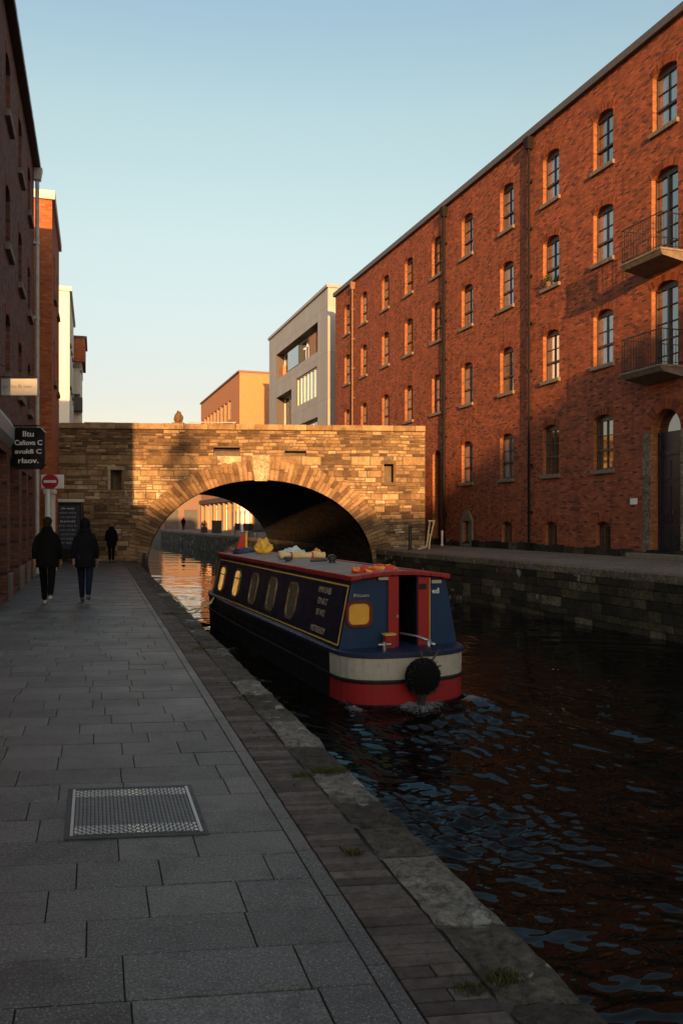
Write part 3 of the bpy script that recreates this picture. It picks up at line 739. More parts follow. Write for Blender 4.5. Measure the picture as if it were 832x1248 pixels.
mb.hexa([(A[0], -.12, A[1]), (B[0], -.12, B[1]), (B[0], .3, B[1]), (A[0], .3, A[1]), (D_[0], -.12, D_[1]), (C_[0], -.12, C_[1]), (C_[0], .3, C_[1]), (D_[0], .3, D_[1])], t=.6); mb.build('keystone', KEYST, BRG, bevel=.015)
# barrel
mb = MB(); nn = 32; path = [(uc - HW, -1.5)] + [EL(math.pi - math.pi * i / nn, 0) for i in range(nn + 1)] + [(uc + HW, -1.5)]
for (a, za), (b_, zb) in zip(path, path[1:]):
    for k in range(8):
        y0_, y1_ = .3 + (DEPTH - .3) * k / 8, .3 + (DEPTH - .3) * (k + 1) / 8
        mb.face([(a + shear * y0_, y0_, za), (a + shear * y1_, y1_, za), (b_ + shear * y1_, y1_, zb), (b_ + shear * y0_, y0_, zb)])
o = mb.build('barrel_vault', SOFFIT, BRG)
uvd = o.data.uv_layers[0].data; s_acc = [0]
for (a, za), (b_, zb) in zip(path, path[1:]): s_acc.append(s_acc[-1] + math.hypot(b_ - a, zb - za))
for pi_, p in enumerate(o.data.polygons):
    si = pi_ // 8; k = pi_ % 8; y0_, y1_ = .3 + (DEPTH - .3) * k / 8, .3 + (DEPTH - .3) * (k + 1) / 8
    for li, (yy, ss) in zip(p.loop_indices, ((y0_, s_acc[si]), (y1_, s_acc[si]), (y1_, s_acc[si + 1]), (y0_, s_acc[si + 1]))): uvd[li].uv = (yy, ss)
# parapet coping
for y0_, nm in ((-.12, 0), (DEPTH - .5, 1)):
    mb = MB(); u = 0
    while u < BL - .01:
        l = min(U(.8, 1.4), BL - u); l = BL - u if BL - u - l < .3 else l; mb.box(u + .004, u + l - .004, y0_, y0_ + .62, TOP - .245, TOP + U(-.02, .02), t=U(.3, .8)); u += l
    mb.build('parapet_coping', BSTONE, BRG, bevel=.02)
for (hu, hz, hw, hh) in holes[:2]:
    mb = MB(); w = hw / 2
    mb.box(hu - w - .1, hu - w, -.09, .05, hz - .02, hz + hh); mb.box(hu + w, hu + w + .1, -.09, .05, hz - .02, hz + hh); mb.box(hu - w - .12, hu + w + .12, -.1, .05, hz + hh + .002, hz + hh + .16); mb.box(hu - w - .12, hu + w + .12, -.1, .05, hz - .13, hz - .022)
    mb.build('opening_surround', BSTONE, BRG, bevel=.008)
# black guard at the foot of the arch
gx = -.2335 * 33.9; gy = 33.55
e = empty('fender_post', (-8.0, 33.3, WZ), 0, 'black tapered timber fender at the left foot of the arch', 'fender')
mb = MB(); mb.hexa([(-.2, -.1, -.3), (.42, -.1, -.3), (.42, .12, -.3), (-.2, .12, -.3), (-.06, -.04, 1.35), (.04, -.04, 1.35), (.04, .1, 1.35), (-.06, .1, 1.35)]); mb.build('timber', IRON, e, bevel=.01)
# finial and rail on the parapet
P = Vector((-.199 * 34.5, 34.6, TOP))
e = empty('stone_finial', P, 0, 'small brown weathered rounded lump of stone standing on the bridge parapet', 'finial')
bm = bmesh.new(); bmesh.ops.create_icosphere(bm, subdivisions=4, radius=1)
for v in bm.verts:
    c = v.co; k = 1 + .22 * mn.noise(c * 2.3) + .08 * mn.noise(c * 6); r_ = .19 * (1 - .25 * max(0, c.z)); v.co = Vector((c.x * r_ * k, c.y * r_ * k, .26 + c.z * .29 * k))
me = bpy.data.meshes.new('lump'); bm.to_mesh(me); bm.free(); me.materials.append(RINGST); at = me.attributes.new('tint', 'FLOAT', 'FACE'); at.data.foreach_set('value', [.1] * len(me.polygons))
link(bpy.data.objects.new('lump', me), e)
mb = MB(); mb.box(-.24, .24, -.2, .2, 0, .06); mb.build('base', RINGST, e, bevel=.01)
e = empty('parapet_rail', P + Vector((.4, .1, 0)), 0, 'thin low metal rail lying along the parapet right of the rounded lump', 'rail')
mb = MB(); mb.tube([(0, 0, .1), (2.0, .1, .1)], .02); 
for x in (.1, 1.0, 1.9): mb.tube([(x, .05 * x, 0), (x, .05 * x, .1)], .015)
mb.build('bar', PIPEL, e)

# ------------------------------------------------------------------ left near building
ld = Vector((-.2865, .9581, 0))
LW = frame_for((-1.83 - .299 * 14.5, 14.5), 'old_brick_building', 'dark purple-brown brick building at the left edge with a shopfront and white downpipe', 'building', ld, 0)
def lal(Y): return (Y - 14.5) * 1.0437
LL = lal(24.3); TL = 12.05
ops = []; wins = []
for Y in (17.1, 19.85, 22.5):
    for z in (10.0, 7.3, 4.65):
        u = lal(Y); ops.append(dict(u0=u - .45, u1=u + .45, z0=z, z1=z + 1.3, rise=.14, d=.2)); wins.append((u, z))
shops = [(.4, 2.6, 3.05), (3.2, 5.3, 3.0), (6.1, 7.6, 2.9), (8.1, 9.7, 2.9)]
for a, b_, h in shops: ops.append(dict(u0=a, u1=b_, z0=.12, z1=h, d=.3))
mb = MB(); facade(mb, LL, 0, TL, ops); shell(mb, LL, 12, 0, TL); mb.build('wall', [OLDRED, ROOFM], LW)
pr0 = None
for u, z in wins:
    if pr0: dup(pr0, LW, (u, 0, z))
    else: pr0 = window_meshes(.9, 1.3, .14, 'sash', GLASS, LW, (u, 0, z), d=.18)
mb = MB(); mb.box(-.1, LL + .12, -.2, .2, TL, TL + .14); mb.build('eaves_gutter', IRON, LW, bevel=.02)
for a, b_, h in shops:
    f = MB(); w = b_ - a
    f.box(0, .08, .2, .29, 0, h - .12); f.box(w - .08, w, .2, .29, 0, h - .12); f.box(.08, w - .08, .2, .29, h - .65, h - .57); f.box(.08, w - .08, .2, .29, 0, .5); f.box(w / 2 - .04, w / 2 + .04, .2, .29, .5, h - .65)
    s_ = f.build('shopfront', IRON, LW, bevel=.006); s_.location = (a, 0, .12)
    g = MB(); g.face([(.02, .27, .1), (w - .02, .27, .1), (w - .02, .27, h - .13), (.02, .27, h - .13)]); g.build('pane', GLASS, s_)
f = MB(); f.hexa([(-.0, -.1, 3.35), (3.1, -.1, 3.35), (3.1, -.005, 3.2), (0, -.005, 3.2), (0, -.1, 3.62), (3.1, -.1, 3.62), (3.1, -.005, 3.8), (0, -.005, 3.8)]); f.build('fascia', plain('fascia_grey', (.2, .2, .21), .6), LW, bevel=.01)
f = MB()
for a, b_ in ((0, .38), (2.62, 3.18), (5.32, 6.08), (7.62, 8.08), (9.72, LL)): f.box(a + .01, b_ - .01, -.07, .0, 0, .55)
f.build('plinth', SILL, LW, bevel=.015)
e = MB(); u = LL - .12; e.tube([(u, -.1, TL - .1), (u, -.1, .1)], .06, 10)
for z in np.arange(1, 12, 2.2): e.tube([(u, -.1, z), (u, -.1, z + .09)], .08, 10); e.box(u - .08, u + .08, -.06, 0, z, z + .09)
e.hexa([(u - .09, -.2, TL - .35), (u + .09, -.2, TL - .35), (u + .09, -.01, TL - .35), (u - .09, -.01, TL - .35), (u - .15, -.25, TL - .02), (u + .15, -.25, TL - .02), (u + .15, -.01, TL - .02), (u - .15, -.01, TL - .02)])
e.build('downpipe', PIPEL, LW)
BLK = plain('sign_black', (.01, .01, .011), .35); TXW = plain('sign_lettering', (.75, .75, .72), .6, var=.03)
# white projecting sign
def wallx(Y): return -1.83 - .299 * Y
Y = 15.7; e = empty('hanging_sign', (wallx(Y), Y, 4.05), 0, 'white horizontal projecting shop sign on the old brick wall at the left edge', 'sign')
mb = MB(); mb.box(.03, .72, -.03, .03, 0, .32); mb.build('panel', plain('sign_shaded_white', (.4, .39, .37), .6, var=.08), e, bevel=.006)  # white panel greyed to stand in for shade
mb = MB(); mb.tube([(0, 0, .36), (.7, 0, .36)], .012); mb.tube([(0, 0, .6), (.5, 0, .36)], .008); mb.build('bracket', IRON, e)
textmesh('lettering', 'gur Van Bt swev .', .1, plain('grey_lettering', (.18, .18, .18), .6), e, (.37, -.034, .17), (R(90), 0, 0), .6)
# black projecting sign
Y = 17.9; e = empty('hanging_sign', (wallx(Y), Y, 2.78), 0, 'black projecting shop sign with rounded corners and four white lines of lettering', 'sign')
mb = MB(); w, h, c = .36, .45, .1
pts = [(-w + c, -h), (w - c, -h), (w, -h + c), (w, h - c), (w - c, h), (-w + c, h), (-w, h - c), (-w, -h + c)]
f0 = [(.38 + x, -.05, .45 + z) for x, z in pts]; f1 = [(x, .05, z) for x, _, z in f0]; mb.face(f0); mb.face(f1[::-1])
for i in range(8): j = (i + 1) % 8; mb.face([f0[j], f0[i], f1[i], f1[j]])
mb.build('panel', BLK, e, bevel=.012)
mb = MB(); mb.tube([(0, 0, .95), (.6, 0, .95)], .015); mb.tube([(.2, 0, .88), (.2, 0, .95)], .01); mb.tube([(.55, 0, .88), (.55, 0, .95)], .01); mb.tube([(-.02, 0, .45), (.03, 0, .45)], .02); mb.build('bracket', IRON, e)
for s_, z, w_, sz in (('lltu', .76, .24, .17), ('Cafiova C', .57, .6, .15), ('avuldi C', .38, .58, .14), ('rlaov.', .18, .44, .16)):
    textmesh('lettering', s_, sz, TXW, e, (.38, -.055, z), (R(90), 0, 0), w_, bold=.003)

# second left building (orange brick beside the bridge)
def x2(Y): return -1.49 - .299 * Y
L2 = frame_for((x2(28), 28), 'brick_building', 'tall orange-red brick building between the dark brick building and the bridge', 'building', ld, 0)
LL2 = 5.3 * 1.0437; T2 = 12.6
ops = []; wn = []
for u in (1.5, 3.9):
    for z in (9.6, 6.6): ops.append(dict(u0=u - .4, u1=u + .4, z0=z, z1=z + 1.5, d=.2)); wn.append((u, z))
ops.append(dict(u0=.6, u1=2.2, z0=.05, z1=2.9, d=.3)); ops.append(dict(u0=3, u1=4.6, z0=.05, z1=2.9, d=.3))
mb = MB(); facade(mb, LL2, 0, T2, ops); shell(mb, LL2, 9, 0, T2)
mb.build('wall', [ORANGE, ROOFM], L2)
p2 = None
for u, z in wn:
    if p2: dup(p2, L2, (u, 0, z))
    else: p2 = window_meshes(.8, 1.5, 0, 'sash', GLASS, L2, (u, 0, z), arch=False, d=.18)
mb = MB(); mb.box(-.1, LL2 + .1, -.1, 9.1, T2, T2 + .3); mb.build('parapet', OFFW, L2, bevel=.02)
for a in (.6, 3.0):
    f = MB(); f.box(0, 1.6, .22, .28, 0, 2.84); f.box(.1, .75, .2, .22, .2, 2.5); f.box(.85, 1.5, .2, .22, .2, 2.5); q = f.build('shutter_door', BLK, L2); q.location = (a, 0, .05)
f = MB(); f.box(-.05, 1.4, -.35, -.003, 3.0, 3.25); f.build('canopy', IRON, L2, bevel=.01)
# end-wall window of that building: low fascia
f = MB(); f.box(-.09, -.004, .3, 2.0, 3.6, 3.75); f.build('ledge', IRON, L2)
# projecting road-sign style disc with white plate, white post
Y = 26.0; X = -.354 * Y; e = empty('no_entry_sign', (X, Y, 0), 0, 'round red no entry sign on a white plate and white post', 'sign')
mb = MB(); mb.tube([(-.1, .05, 0), (-.1, .05, 3.1)], .06, 10); mb.build('post', WHITE, e)
mb = MB(); mb.box(-.3, .42, -.02, .02, 2.68, 3.12); mb.build('plate', WHITE, e, bevel=.01)
mb = MB(); mb.v = []; n = 28
f0 = [(.0 + .26 * math.cos(2 * math.pi * i / n), -.05, 2.9 + .23 * math.sin(2 * math.pi * i / n)) for i in range(n)]; f1 = [(x, -.025, z) for x, _, z in f0]
mb.face(f0); [mb.face([f0[(i + 1) % n], f0[i], f1[i], f1[(i + 1) % n]]) for i in range(n)]; mb.build('disc', plain('sign_red', (.35, .02, .03), .4), e)
mb = MB(); mb.box(-.2, .2, -.058, -.052, 2.86, 2.94); mb.build('white_bar', WHITE, e)
X = -.3545 * 27.3; e = empty('white_column', (X, 27.3, 0), 0, 'slim white painted column standing beside the brick shopfront', 'column')
mb = MB(); mb.box(-.13, .13, -.13, .13, 0, 2.55); mb.box(-.17, .17, -.17, .17, 0, .25); mb.box(-.17, .17, -.17, .17, 2.55, 2.7); mb.build('shaft', OFFW, e, bevel=.012)
# notice board in front of the bridge
X = -.332 * 32.6; e = empty('notice_board', (X, 32.6, 0), R(4), 'tall black notice board with pale lines of writing against the bridge wall', 'notice board')
mb = MB(); mb.box(-.55, .55, -.12, .12, .15, 2.4); mb.build('case', BLK, e, bevel=.015)
mb = MB(); mb.box(-.58, .58, -.15, .15, 2.4, 2.52); mb.build('top_cap', OFFW, e, bevel=.01)
mb = MB(); mb.box(-.46, .46, -.135, -.122, .55, 2.28); mb.build('poster', plain('poster_blue', (.03, .035, .05), .4), e)
for sx in (-.48, .48):
    mb = MB(); mb.box(sx - .05, sx + .05, -.1, .1, 0, .15); mb.build('foot', IRON, e)
for i, (s_, sz) in enumerate((('The Basin', .13), ('moorings & walks', .1), ('mill & wharf', .1), ('towpath', .12), ('visitors please', .1), ('keep dogs on lead', .1), ('locks 1 to 9', .09), ('no fishing here', .09))):
    pass
for i in range(9):
    s_ = ['ale nvor', 'sinlam ord te', 'oen tavmel', 'lumti', 'alnor vanti se', 'rem ovil dan', 'tel nim arvo', 'son tulami', 'ver ondal'][i]
    textmesh('lettering', s_, .12, TXW if i in (0, 3) else plain('grey_text', (.35, .37, .4), .6), e, (0, -.137, 2.15 - i * .17), (R(90), 0, 0), U(.45, .75))

# far left buildings beyond the bridge
def simple_block(name, label, x0, Y, w, d, top, mat_, wins=(), base=0, dirv=ld, mats2=None, glassm=GLASS):
    pass
E = frame_for((-.331 * 57, 57), 'white_building', 'narrow white rendered building rising behind the left end of the bridge', 'building', ld, 0)
ops = [dict(u0=u, u1=u + 1.2, z0=z, z1=z + 1.6, d=.2) for u in (1, 3.6, 6.2, 8.8) for z in (8.2, 11.2, 14.2)]
mb = MB(); facade(mb, 11, 0, 17.6, ops); shell(mb, 11, 8, 0, 17.6); mb.build('wall', [OFFW, ROOFM], E)
mb = MB(); mb.box(-.15, 11.1, -.15, 8, 17.6, 17.9); mb.build('parapet', OFFW, E)
pw = None
for o_ in ops:
    if pw: dup(pw, E, (o_['u0'] + .6, 0, o_['z0']))
    else: pw = window_meshes(1.2, 1.6, 0, 'small', GLASSB, E, (o_['u0'] + .6, 0, o_['z0']), arch=False)
# balcony block
E = frame_for((-.3165 * 70, 70), 'apartment_block', 'small block with an orange brick top storey and glazed balconies left beyond the bridge', 'building', ld, 0)
mb = MB(); facade(mb, 5, 0, 14.4, [dict(u0=1.1, u1=2.5, z0=11.0, z1=13.2, d=.3), dict(u0=1.1, u1=2.5, z0=8.0, z1=10.2, d=.3)]); shell(mb, 5, 4, 0, 14.4); mb.build('wall', [OFFW, ROOFM], E)
mb = MB(); mb.box(-.3, 5.3, -.3, 4, 15.2, 17.2); mb.build('top_storey', ORANGE, E)
mb = MB(); mb.box(-.1, 5.0, -.05, 4, 14.41, 15.19); mb.build('recess', BLK, E)
mb = MB(); mb.box(-.45, 5.4, -.45, 4.1, 17.2, 17.36); mb.build('roof', ROOFM, E)
wp = window_meshes(1.4, 2.2, 0, 'small', GLASSB, E, (1.8, 0, 11.0), sill=False, arch=False); dup(wp, E, (1.8, 0, 8.0))
mb = MB(); mb.box(-1.5, -.003, -.1, 2.2, 10.9, 12.0); mb.build('balcony_slab', plain('dark_fascia', (.05, .045, .045), .6), E)
mb = MB(); mb.box(-1.2, -.003, .1, 2.0, 12.3, 14.3); mb.build('winter_garden', plain('frosted_glass', (.3, .31, .29), .3, var=.05), E)
mb = MB(); mb.box(-1.3, -.003, .0, 2.1, 14.31, 14.42); mb.build('balcony_roof', plain('pale_trim', (.4, .39, .37), .5), E)

# ------------------------------------------------------------------ grey modern building
G = frame_for((-.088 * 77.7, 77.7), 'modern_office', 'grey zinc clad modern office block with stepped window bands behind the bridge', 'building', Vector((5.84, -17.7, 0)).normalized(), BZ)
GL = math.hypot(5.84, 17.7); GT = 18.75 - BZ
def gp(px):  # px -> u on that face
    q = (px - 416) / 1000.; # (x0+5.84 s)/(77.7-17.7 s)=q
    x0 = -.088 * 77.7; s = (q * 77.7 - x0) / (5.84 + 17.7 * q); return s * GL
def gz(px, py):
    s = gp(px) / GL; return HC + (635 - py) / 1000. * (77.7 - 17.7 * s) - BZ
b1 = dict(u0=gp(336.5), u1=gp(387), z0=gz(336.5, 463), z1=gz(387, 392), d=.9)
b2 = dict(u0=gp(361), u1=gp(386), z0=gz(361, 496), z1=gz(386, 446), d=.25)
b3 = dict(u0=gp(336.5), u1=gp(355), z0=gz(336.5, 530), z1=gz(355, 474), d=.9)
b4 = dict(u0=gp(361), u1=gp(387), z0=gz(361, 545), z1=gz(387, 508), d=.5)
b2['z1'] = min(b2['z1'], b1['z0'] - .15)
b4['z1'] = min(b4['z1'], b2['z0'] - .4); b3['z1'] = min(b3['z1'], b1['z0'] - .6); b3['z0'] = b4['z0'] = min(b3['z0'], 5.2)
ground_ops = [dict(u0=1 + 3.4 * k, u1=3.9 + 3.4 * k, z0=.1, z1=3.2, d=.4) for k in range(5)]
mb = MB(); facade(mb, GL, 0, GT, [b1, b2, b3, b4] + ground_ops, m=0, rm=2); shell(mb, GL, 12, 0, GT); mb.build('wall', [CLAD, ROOFM, plain('dark_reveal', (.06, .05, .045), .6)], G)
mb = MB(); mb.box(-.1, GL + .1, -.12, 12, GT + .002, GT + .22); mb.build('parapet_trim', plain('trim_grey', (.3, .29, .28), .5), G)
WGLOW = glass('warm_glass', (.3, .16, .05))
for o_, nm in ((b1, 7), (b2, 6), (b3, 3), (b4, 5)):
    w = o_['u1'] - o_['u0']; h = o_['z1'] - o_['z0']; f = MB(); d_ = o_['d'] - .06
    for k in range(nm + 1): x = (w - .08) * k / nm; f.box(x, x + .08, d_ - .08, d_, 0, h)
    f.box(0, w, d_ - .085, d_, h - .1, h); f.box(0, w, d_ - .085, d_, 0, .1)
    q = f.build('window_band', plain('mullion', (.45, .43, .4), .4), G); q.location = (o_['u0'], 0, o_['z0'])
    g = MB(); g.face([(0, d_ - .02, 0), (w, d_ - .02, 0), (w, d_ - .02, h), (0, d_ - .02, h)]); g.build('pane', GLASSB, q)
q = None
for o_ in ground_ops:
    if q: dup(q, G, (o_['u0'] + 1.45, 0, .1))
    else: q = window_meshes(2.9, 3.1, 0, 'small', GLASSB, G, (o_['u0'] + 1.45, 0, .1), sill=False, arch=False)
# pale glazed bay tongue (b1 inner box)
mb = MB(); w1 = gp(365) - gp(352); mb.box(0, w1, .05, .8, .1, (b1['z1'] - b1['z0']) * .74); q = mb.build('glazed_bay', GLASSB, G); q.location = (gp(350), 0, b1['z0'])
mb = MB(); w1 = gp(341) - gp(337); mb.box(0, w1, .3, .8, .1, (b1['z1'] - b1['z0']) * .5); q = mb.build('timber_panel', ORR, G); q.location = (gp(337), 0, b1['z0'])
mb = MB(); mb.box(0, gp(380) - gp(372), .3, .8, .1, (b1['z1'] - b1['z0']) * .8); q = mb.build('timber_panel', plain('timber', (.3, .16, .08), .7), G); q.location = (gp(372), 0, b1['z0'])

# orange office behind
OX = -.124 * 92
O = frame_for((-.171 * 117.5, 117.5), 'orange_office', 'orange rendered office building with a strip of windows above the bridge parapet', 'building', Vector((OX + .171 * 117.5, 92 - 117.5, 0)).normalized(), BZ)
OL = math.hypot(OX + .171 * 117.5, 25.5); OT = 18.35 - BZ
ops = [dict(u0=3.2 + 2.45 * k, u1=4.7 + 2.45 * k, z0=13.3, z1=15.5, d=.3) for k in range(8)]
gops = [dict(u0=1 + 3.3 * k, u1=3.6 + 3.3 * k, z0=.1, z1=3.4, d=.6) for k in range(8)]
mb = MB(); facade(mb, OL, 0, OT, ops + gops); shell(mb, OL, 14, 0, OT)
mb.build('wall', [ORR, ROOFM], O)
mb = MB(); mb.box(-.1, OL + .15, -.15, 14, OT + .002, OT + .2); mb.build('roof_edge', BRR, O)
q = None
for o_ in ops:
    if q: dup(q, O, (o_['u0'] + .75, 0, o_['z0']))
    else: q = window_meshes(1.5, 2.2, 0, 'small', glass('pale_glass', (.3, .27, .22)), O, (o_['u0'] + .75, 0, o_['z0']), sill=False, arch=False)
for k, o_ in enumerate(gops):
    f = MB(); f.box(0, .12, .3, .42, 0, 3.3); f.box(2.48, 2.6, .3, .42, 0, 3.3); f.box(.12, 2.48, .3, .42, 2.6, 2.75); f.box(1.24, 1.36, .3, .42, 0, 2.6)
    s_ = f.build('shopfront', (FRAME, WHITE)[k % 2], O); s_.location = (o_['u0'], 0, .1)
    g = MB(); g.face([(0, .4, 0), (2.6, .4, 0), (2.6, .4, 3.3), (0, .4, 3.3)]); g.build('pane', GLASS, s_)
SHADEP = plain('shade_tone_pier', (.3, .27, .24), .8)  # panels added over the orange piers, muted to paint in ground-level shade
for k in range(9):
    a_ = (gops[k - 1]['u1'] if k else 0); b_ = gops[k]['u0'] if k < 8 else OL
    mb = MB(); mb.box(a_ + .02, b_ - .02, -.08, -.003, 0, 4.1); mb.build('pier', SHADEP, O)
mb = MB(); mb.box(0, OL, -.3, -.083, 3.55, 4.1); mb.build('fascia', FRAME, O)
# end wall (faces the camera): darker panel and white ground floor with dark doors
mb = MB(); mb.box(OL + .003, OL + .12, 4.2, 13.9, 5, OT - 1.8); mb.build('cladding_panel', BRR, O)
mb = MB(); mb.box(OL + .003, OL + .3, .05, 1.3, 0, 4.4); mb.build('white_pier', WHITE, O); mb = MB(); mb.box(OL + .003, OL + .3, 4.4, 5.4, 0, 4.4); mb.build('white_pier', WHITE, O)
for y_ in (1.5, 5.6, 8.4):
    mb = MB(); mb.box(OL + .003, OL + .16, y_, y_ + 2.6, 0, 3.6); s_ = mb.build('shopfront', FRAME, O)
    mb = MB(); mb.box(OL + .16, OL + .17, y_ + .15, y_ + 1.2, .2, 3.3); mb.box(OL + .16, OL + .17, y_ + 1.4, y_ + 2.45, .2, 3.3); mb.build('pane', GLASS, s_)
# brown low building across the end
E = frame_for((-32, 128), 'brown_hall', 'low brown hall seen through the arch at the far end of the quay', 'building', (1, 0), 0)
mb = MB(); gops = [dict(u0=1.5 + 3 * k, u1=3.6 + 3 * k, z0=.1, z1=3.4, d=.4) for k in range(6)]; facade(mb, 20, 0, 8, gops); shell(mb, 20, 10, 0, 8); mb.build('wall', [BRR, ROOFM], E)
q = None
for o_ in gops:
    if q: dup(q, E, (o_['u0'] + 1.05, 0, .1))
    else: q = window_meshes(2.1, 3.3, 0, 'small', DOORM, E, (o_['u0'] + 1.05, 0, .1), sill=False, arch=False)
mb = MB(); mb.hexa([(10.5, -1.6, 2.7), (15.2, -1.6, 2.7), (15.2, -.003, 3.2), (10.5, -.003, 3.2), (10.5, -1.6, 2.9), (15.2, -1.6, 2.9), (15.2, -.003, 3.5), (10.5, -.003, 3.5)]); mb.build('canopy', OFFW, E)
# small things on the far quay
def bpt(px, D): return ((px - 416) / 1000. * D, D)
def bollard(name, loc, h, r, label, m, group=None):
    e = empty(name, loc, 0, label, 'bollard' if name == 'bollard' else 'post', group); mb = MB()
    mb.lathe([(0, 0), (r * 1.5, 0), (r * 1.5, .06), (r, .1), (r, h * .82), (r * 1.4, h * .85), (r * 1.4, h * .9), (r * .9, h * .97), (0, h)], n=14); mb.build('shaft', m, e, smooth=False); return e
for i, (px, D) in enumerate(((283, 72), (287.5, 69), (293, 66.5), (298.5, 64), (305, 61.5))):
    x, y = bpt(px, D); bollard('post', (x, y, BZ + .006), 2.1, .035, 'slim pale post in the row on the far quay seen through the arch', PIPEL, 'posts along the far quay')
def chair(x, y, rz, m, label):
    e = empty('chair', (x, y, BZ + .006), rz, label, 'chair', 'cafe chairs on the far quay')
    mb = MB(); mb.box(-.25, .25, -.25, .25, .42, .47); mb.build('seat', m, e, bevel=.01)
    mb = MB(); mb.box(-.25, .25, .22, .27, .48, 1.0); mb.build('backrest', m, e, bevel=.01)
    for sx in (-.22, .22):
        for sy in (-.22, .22): mb = MB(); mb.tube([(sx, sy, 0), (sx, sy, .42)], .02, 6); mb.build('leg', IRON, e)
cm = plain('chair_red', (.25, .03, .08), .6); cg = plain('chair_green', (.04, .12, .06), .6)
chair(*bpt(301.5, 63), .4, cm, 'red cafe chair between the pale posts on the far quay'); chair(*bpt(308, 61), .9, cg, 'green cafe chair nearest the bridge on the far quay')
chair(*bpt(290, 67), .2, plain('chair_black', (.02, .02, .02), .5), 'black cafe chair among the pale posts on the far quay')
x, y = bpt(264, 78); e = empty('litter_bin', (x, y, BZ + .006), .2, 'large black litter bin standing on the far quay seen through the arch', 'bin')
mb = MB(); mb.box(-.45, .45, -.35, .35, .05, 1.15); mb.build('body', BLK, e, bevel=.05); mb = MB(); mb.box(-.5, .5, -.4, .4, 1.15, 1.25); mb.build('lid', IRON, e, bevel=.02)
x, y = bpt(249, 84); e = empty('planter', (x, y, BZ + .006), 0, 'dark planter with a small bush beside the white pier on the far quay', 'planter')
mb = MB(); mb.box(-.3, .3, -.3, .3, 0, .6); mb.build('box', BLK, e, bevel=.02); mb = MB(); leafclump(mb, (0, 0, .85), .4, 160, .08); mb.build('foliage', LEAF, e)

# ------------------------------------------------------------------ items by the bridge foot on the right bank
x, y = bpt(499.5, 34.0); bollard('bollard', (x, y, BZ + .01), 1.05, .07, 'black iron bollard at the right foot of the bridge', IRON)
x, y = bpt(538.5, 39.5); bollard('post', (x, y, BZ + .006), .75, .05, 'short pale post in front of the tall narrow warehouse doorway', OFFW)
x, y = bpt(521, 34.2); e = empty('folding_trestle', (x, y, BZ + .01), .15, 'pale wooden folded trestle leaning against the sunlit end of the bridge', 'trestle')
TIM = plain('pale_timber', (.55, .42, .22), .6)
for pts in (((-.42, -.1, .02), (-.05, 0, .12), (.12, .1, 1.2)), ((.3, .1, 1.18), (.12, .05, .5), (.02, -.12, .02))):
    mb = MB(); mb.tube(pts, .035, 6); mb.build('leg', TIM, e)
mb = MB(); mb.tube([(.05, .1, 1.2), (.34, .1, 1.18)], .04, 6); mb.tube([(.03, .03, .62), (.2, .06, .62)], .02, 6); mb.build('crossbar', TIM, e)

# manhole cover
X_, Y_ = -1.06, 4.62
def q2(px, py): D = HC * 1000 / (py - 635.); return Vector(((px - 416) / 1000. * D, D, 0))
c0, c1, c2, c3 = q2(79, 1025), q2(254, 1017), q2(234, 958), q2(83, 962)
cc = (c0 + c1 + c2 + c3) / 4; vx = ((c1 - c0) + (c2 - c3)) / 4; vy = ((c3 - c0) + (c2 - c1)) / 4
e = empty('manhole_cover', cc, 0, 'square patterned steel access cover set into the grey slabs', 'manhole cover')
STEEL = plain('worn_steel', (.29, .285, .275), .38, .6, var=.3, scale=9)
STEELD = plain('dirty_steel', (.035, .035, .035), .6, .5, var=.4, scale=9)
def mq(s, t, z): p = vx * s + vy * t; return (p.x, p.y, z)
mb = MB()
for s0, s1, t0, t1 in ((-1, 1, -1, -.93), (-1, 1, .93, 1), (-1, -.93, -.93, .93), (.93, 1, -.93, .93)):
    mb.hexa([mq(s0, t0, -.02), mq(s1, t0, -.02), mq(s1, t1, -.02), mq(s0, t1, -.02), mq(s0, t0, .007), mq(s1, t0, .007), mq(s1, t1, .007), mq(s0, t1, .007)])
mb.build('frame', STEELD, e, bevel=.002)
mb = MB(); mb.hexa([mq(-.92, -.92, -.02), mq(.92, -.92, -.02), mq(.92, .92, -.02), mq(-.92, .92, -.02), mq(-.92, -.92, .0065), mq(.92, -.92, .0065), mq(.92, .92, .0065), mq(-.92, .92, .0065)])
mb.build('plate', STEELD, e)
mb = MB(); n = 30
for i in range(n):
    for j in range(n):
        s = -.87 + 1.74 * (i + .5) / n; t = -.87 + 1.74 * (j + .5) / n; mid = abs(t) < .56
        bow = .05 * math.sin((s + .9) * 3.4)
        if mid: Ls, ws, an = .021, .019, 0; hz = .0085
        else: Ls, ws, an = .031, .011, .5 * math.sin(s * 3.4) + (0 if (i + j) % 2 else 1.3); hz = .011
        ca, sa = math.cos(an), math.sin(an)
        P4 = [(s + a * ca - b * sa, t + a * sa + b * ca) for a, b in ((-Ls, -ws), (Ls, -ws), (Ls, ws), (-Ls, ws))]
        P5 = [(s + (a * ca - b * sa) * .65, t + (a * sa + b * ca) * .65) for a, b in ((-Ls, -ws), (Ls, -ws), (Ls, ws), (-Ls, ws))]
        mb.hexa([mq(*p, .0064) for p in P4] + [mq(*p, hz) for p in P5], m=0 if not mid else 1, skip=(0,))
mb.build('tread', [STEEL, plain('mid_steel', (.15, .15, .145), .5, .6)], e)
for s0, s1 in ((-.925, -.88), (.88, .925)): mb = MB(); mb.hexa([mq(s0, -.92, .006), mq(s1, -.92, .006), mq(s1, .92, .006), mq(s0, .92, .006), mq(s0, -.92, .0105), mq(s1, -.92, .0105), mq(s1, .92, .0105), mq(s0, .92, .0105)]); mb.build('edge_bar', STEEL, e)

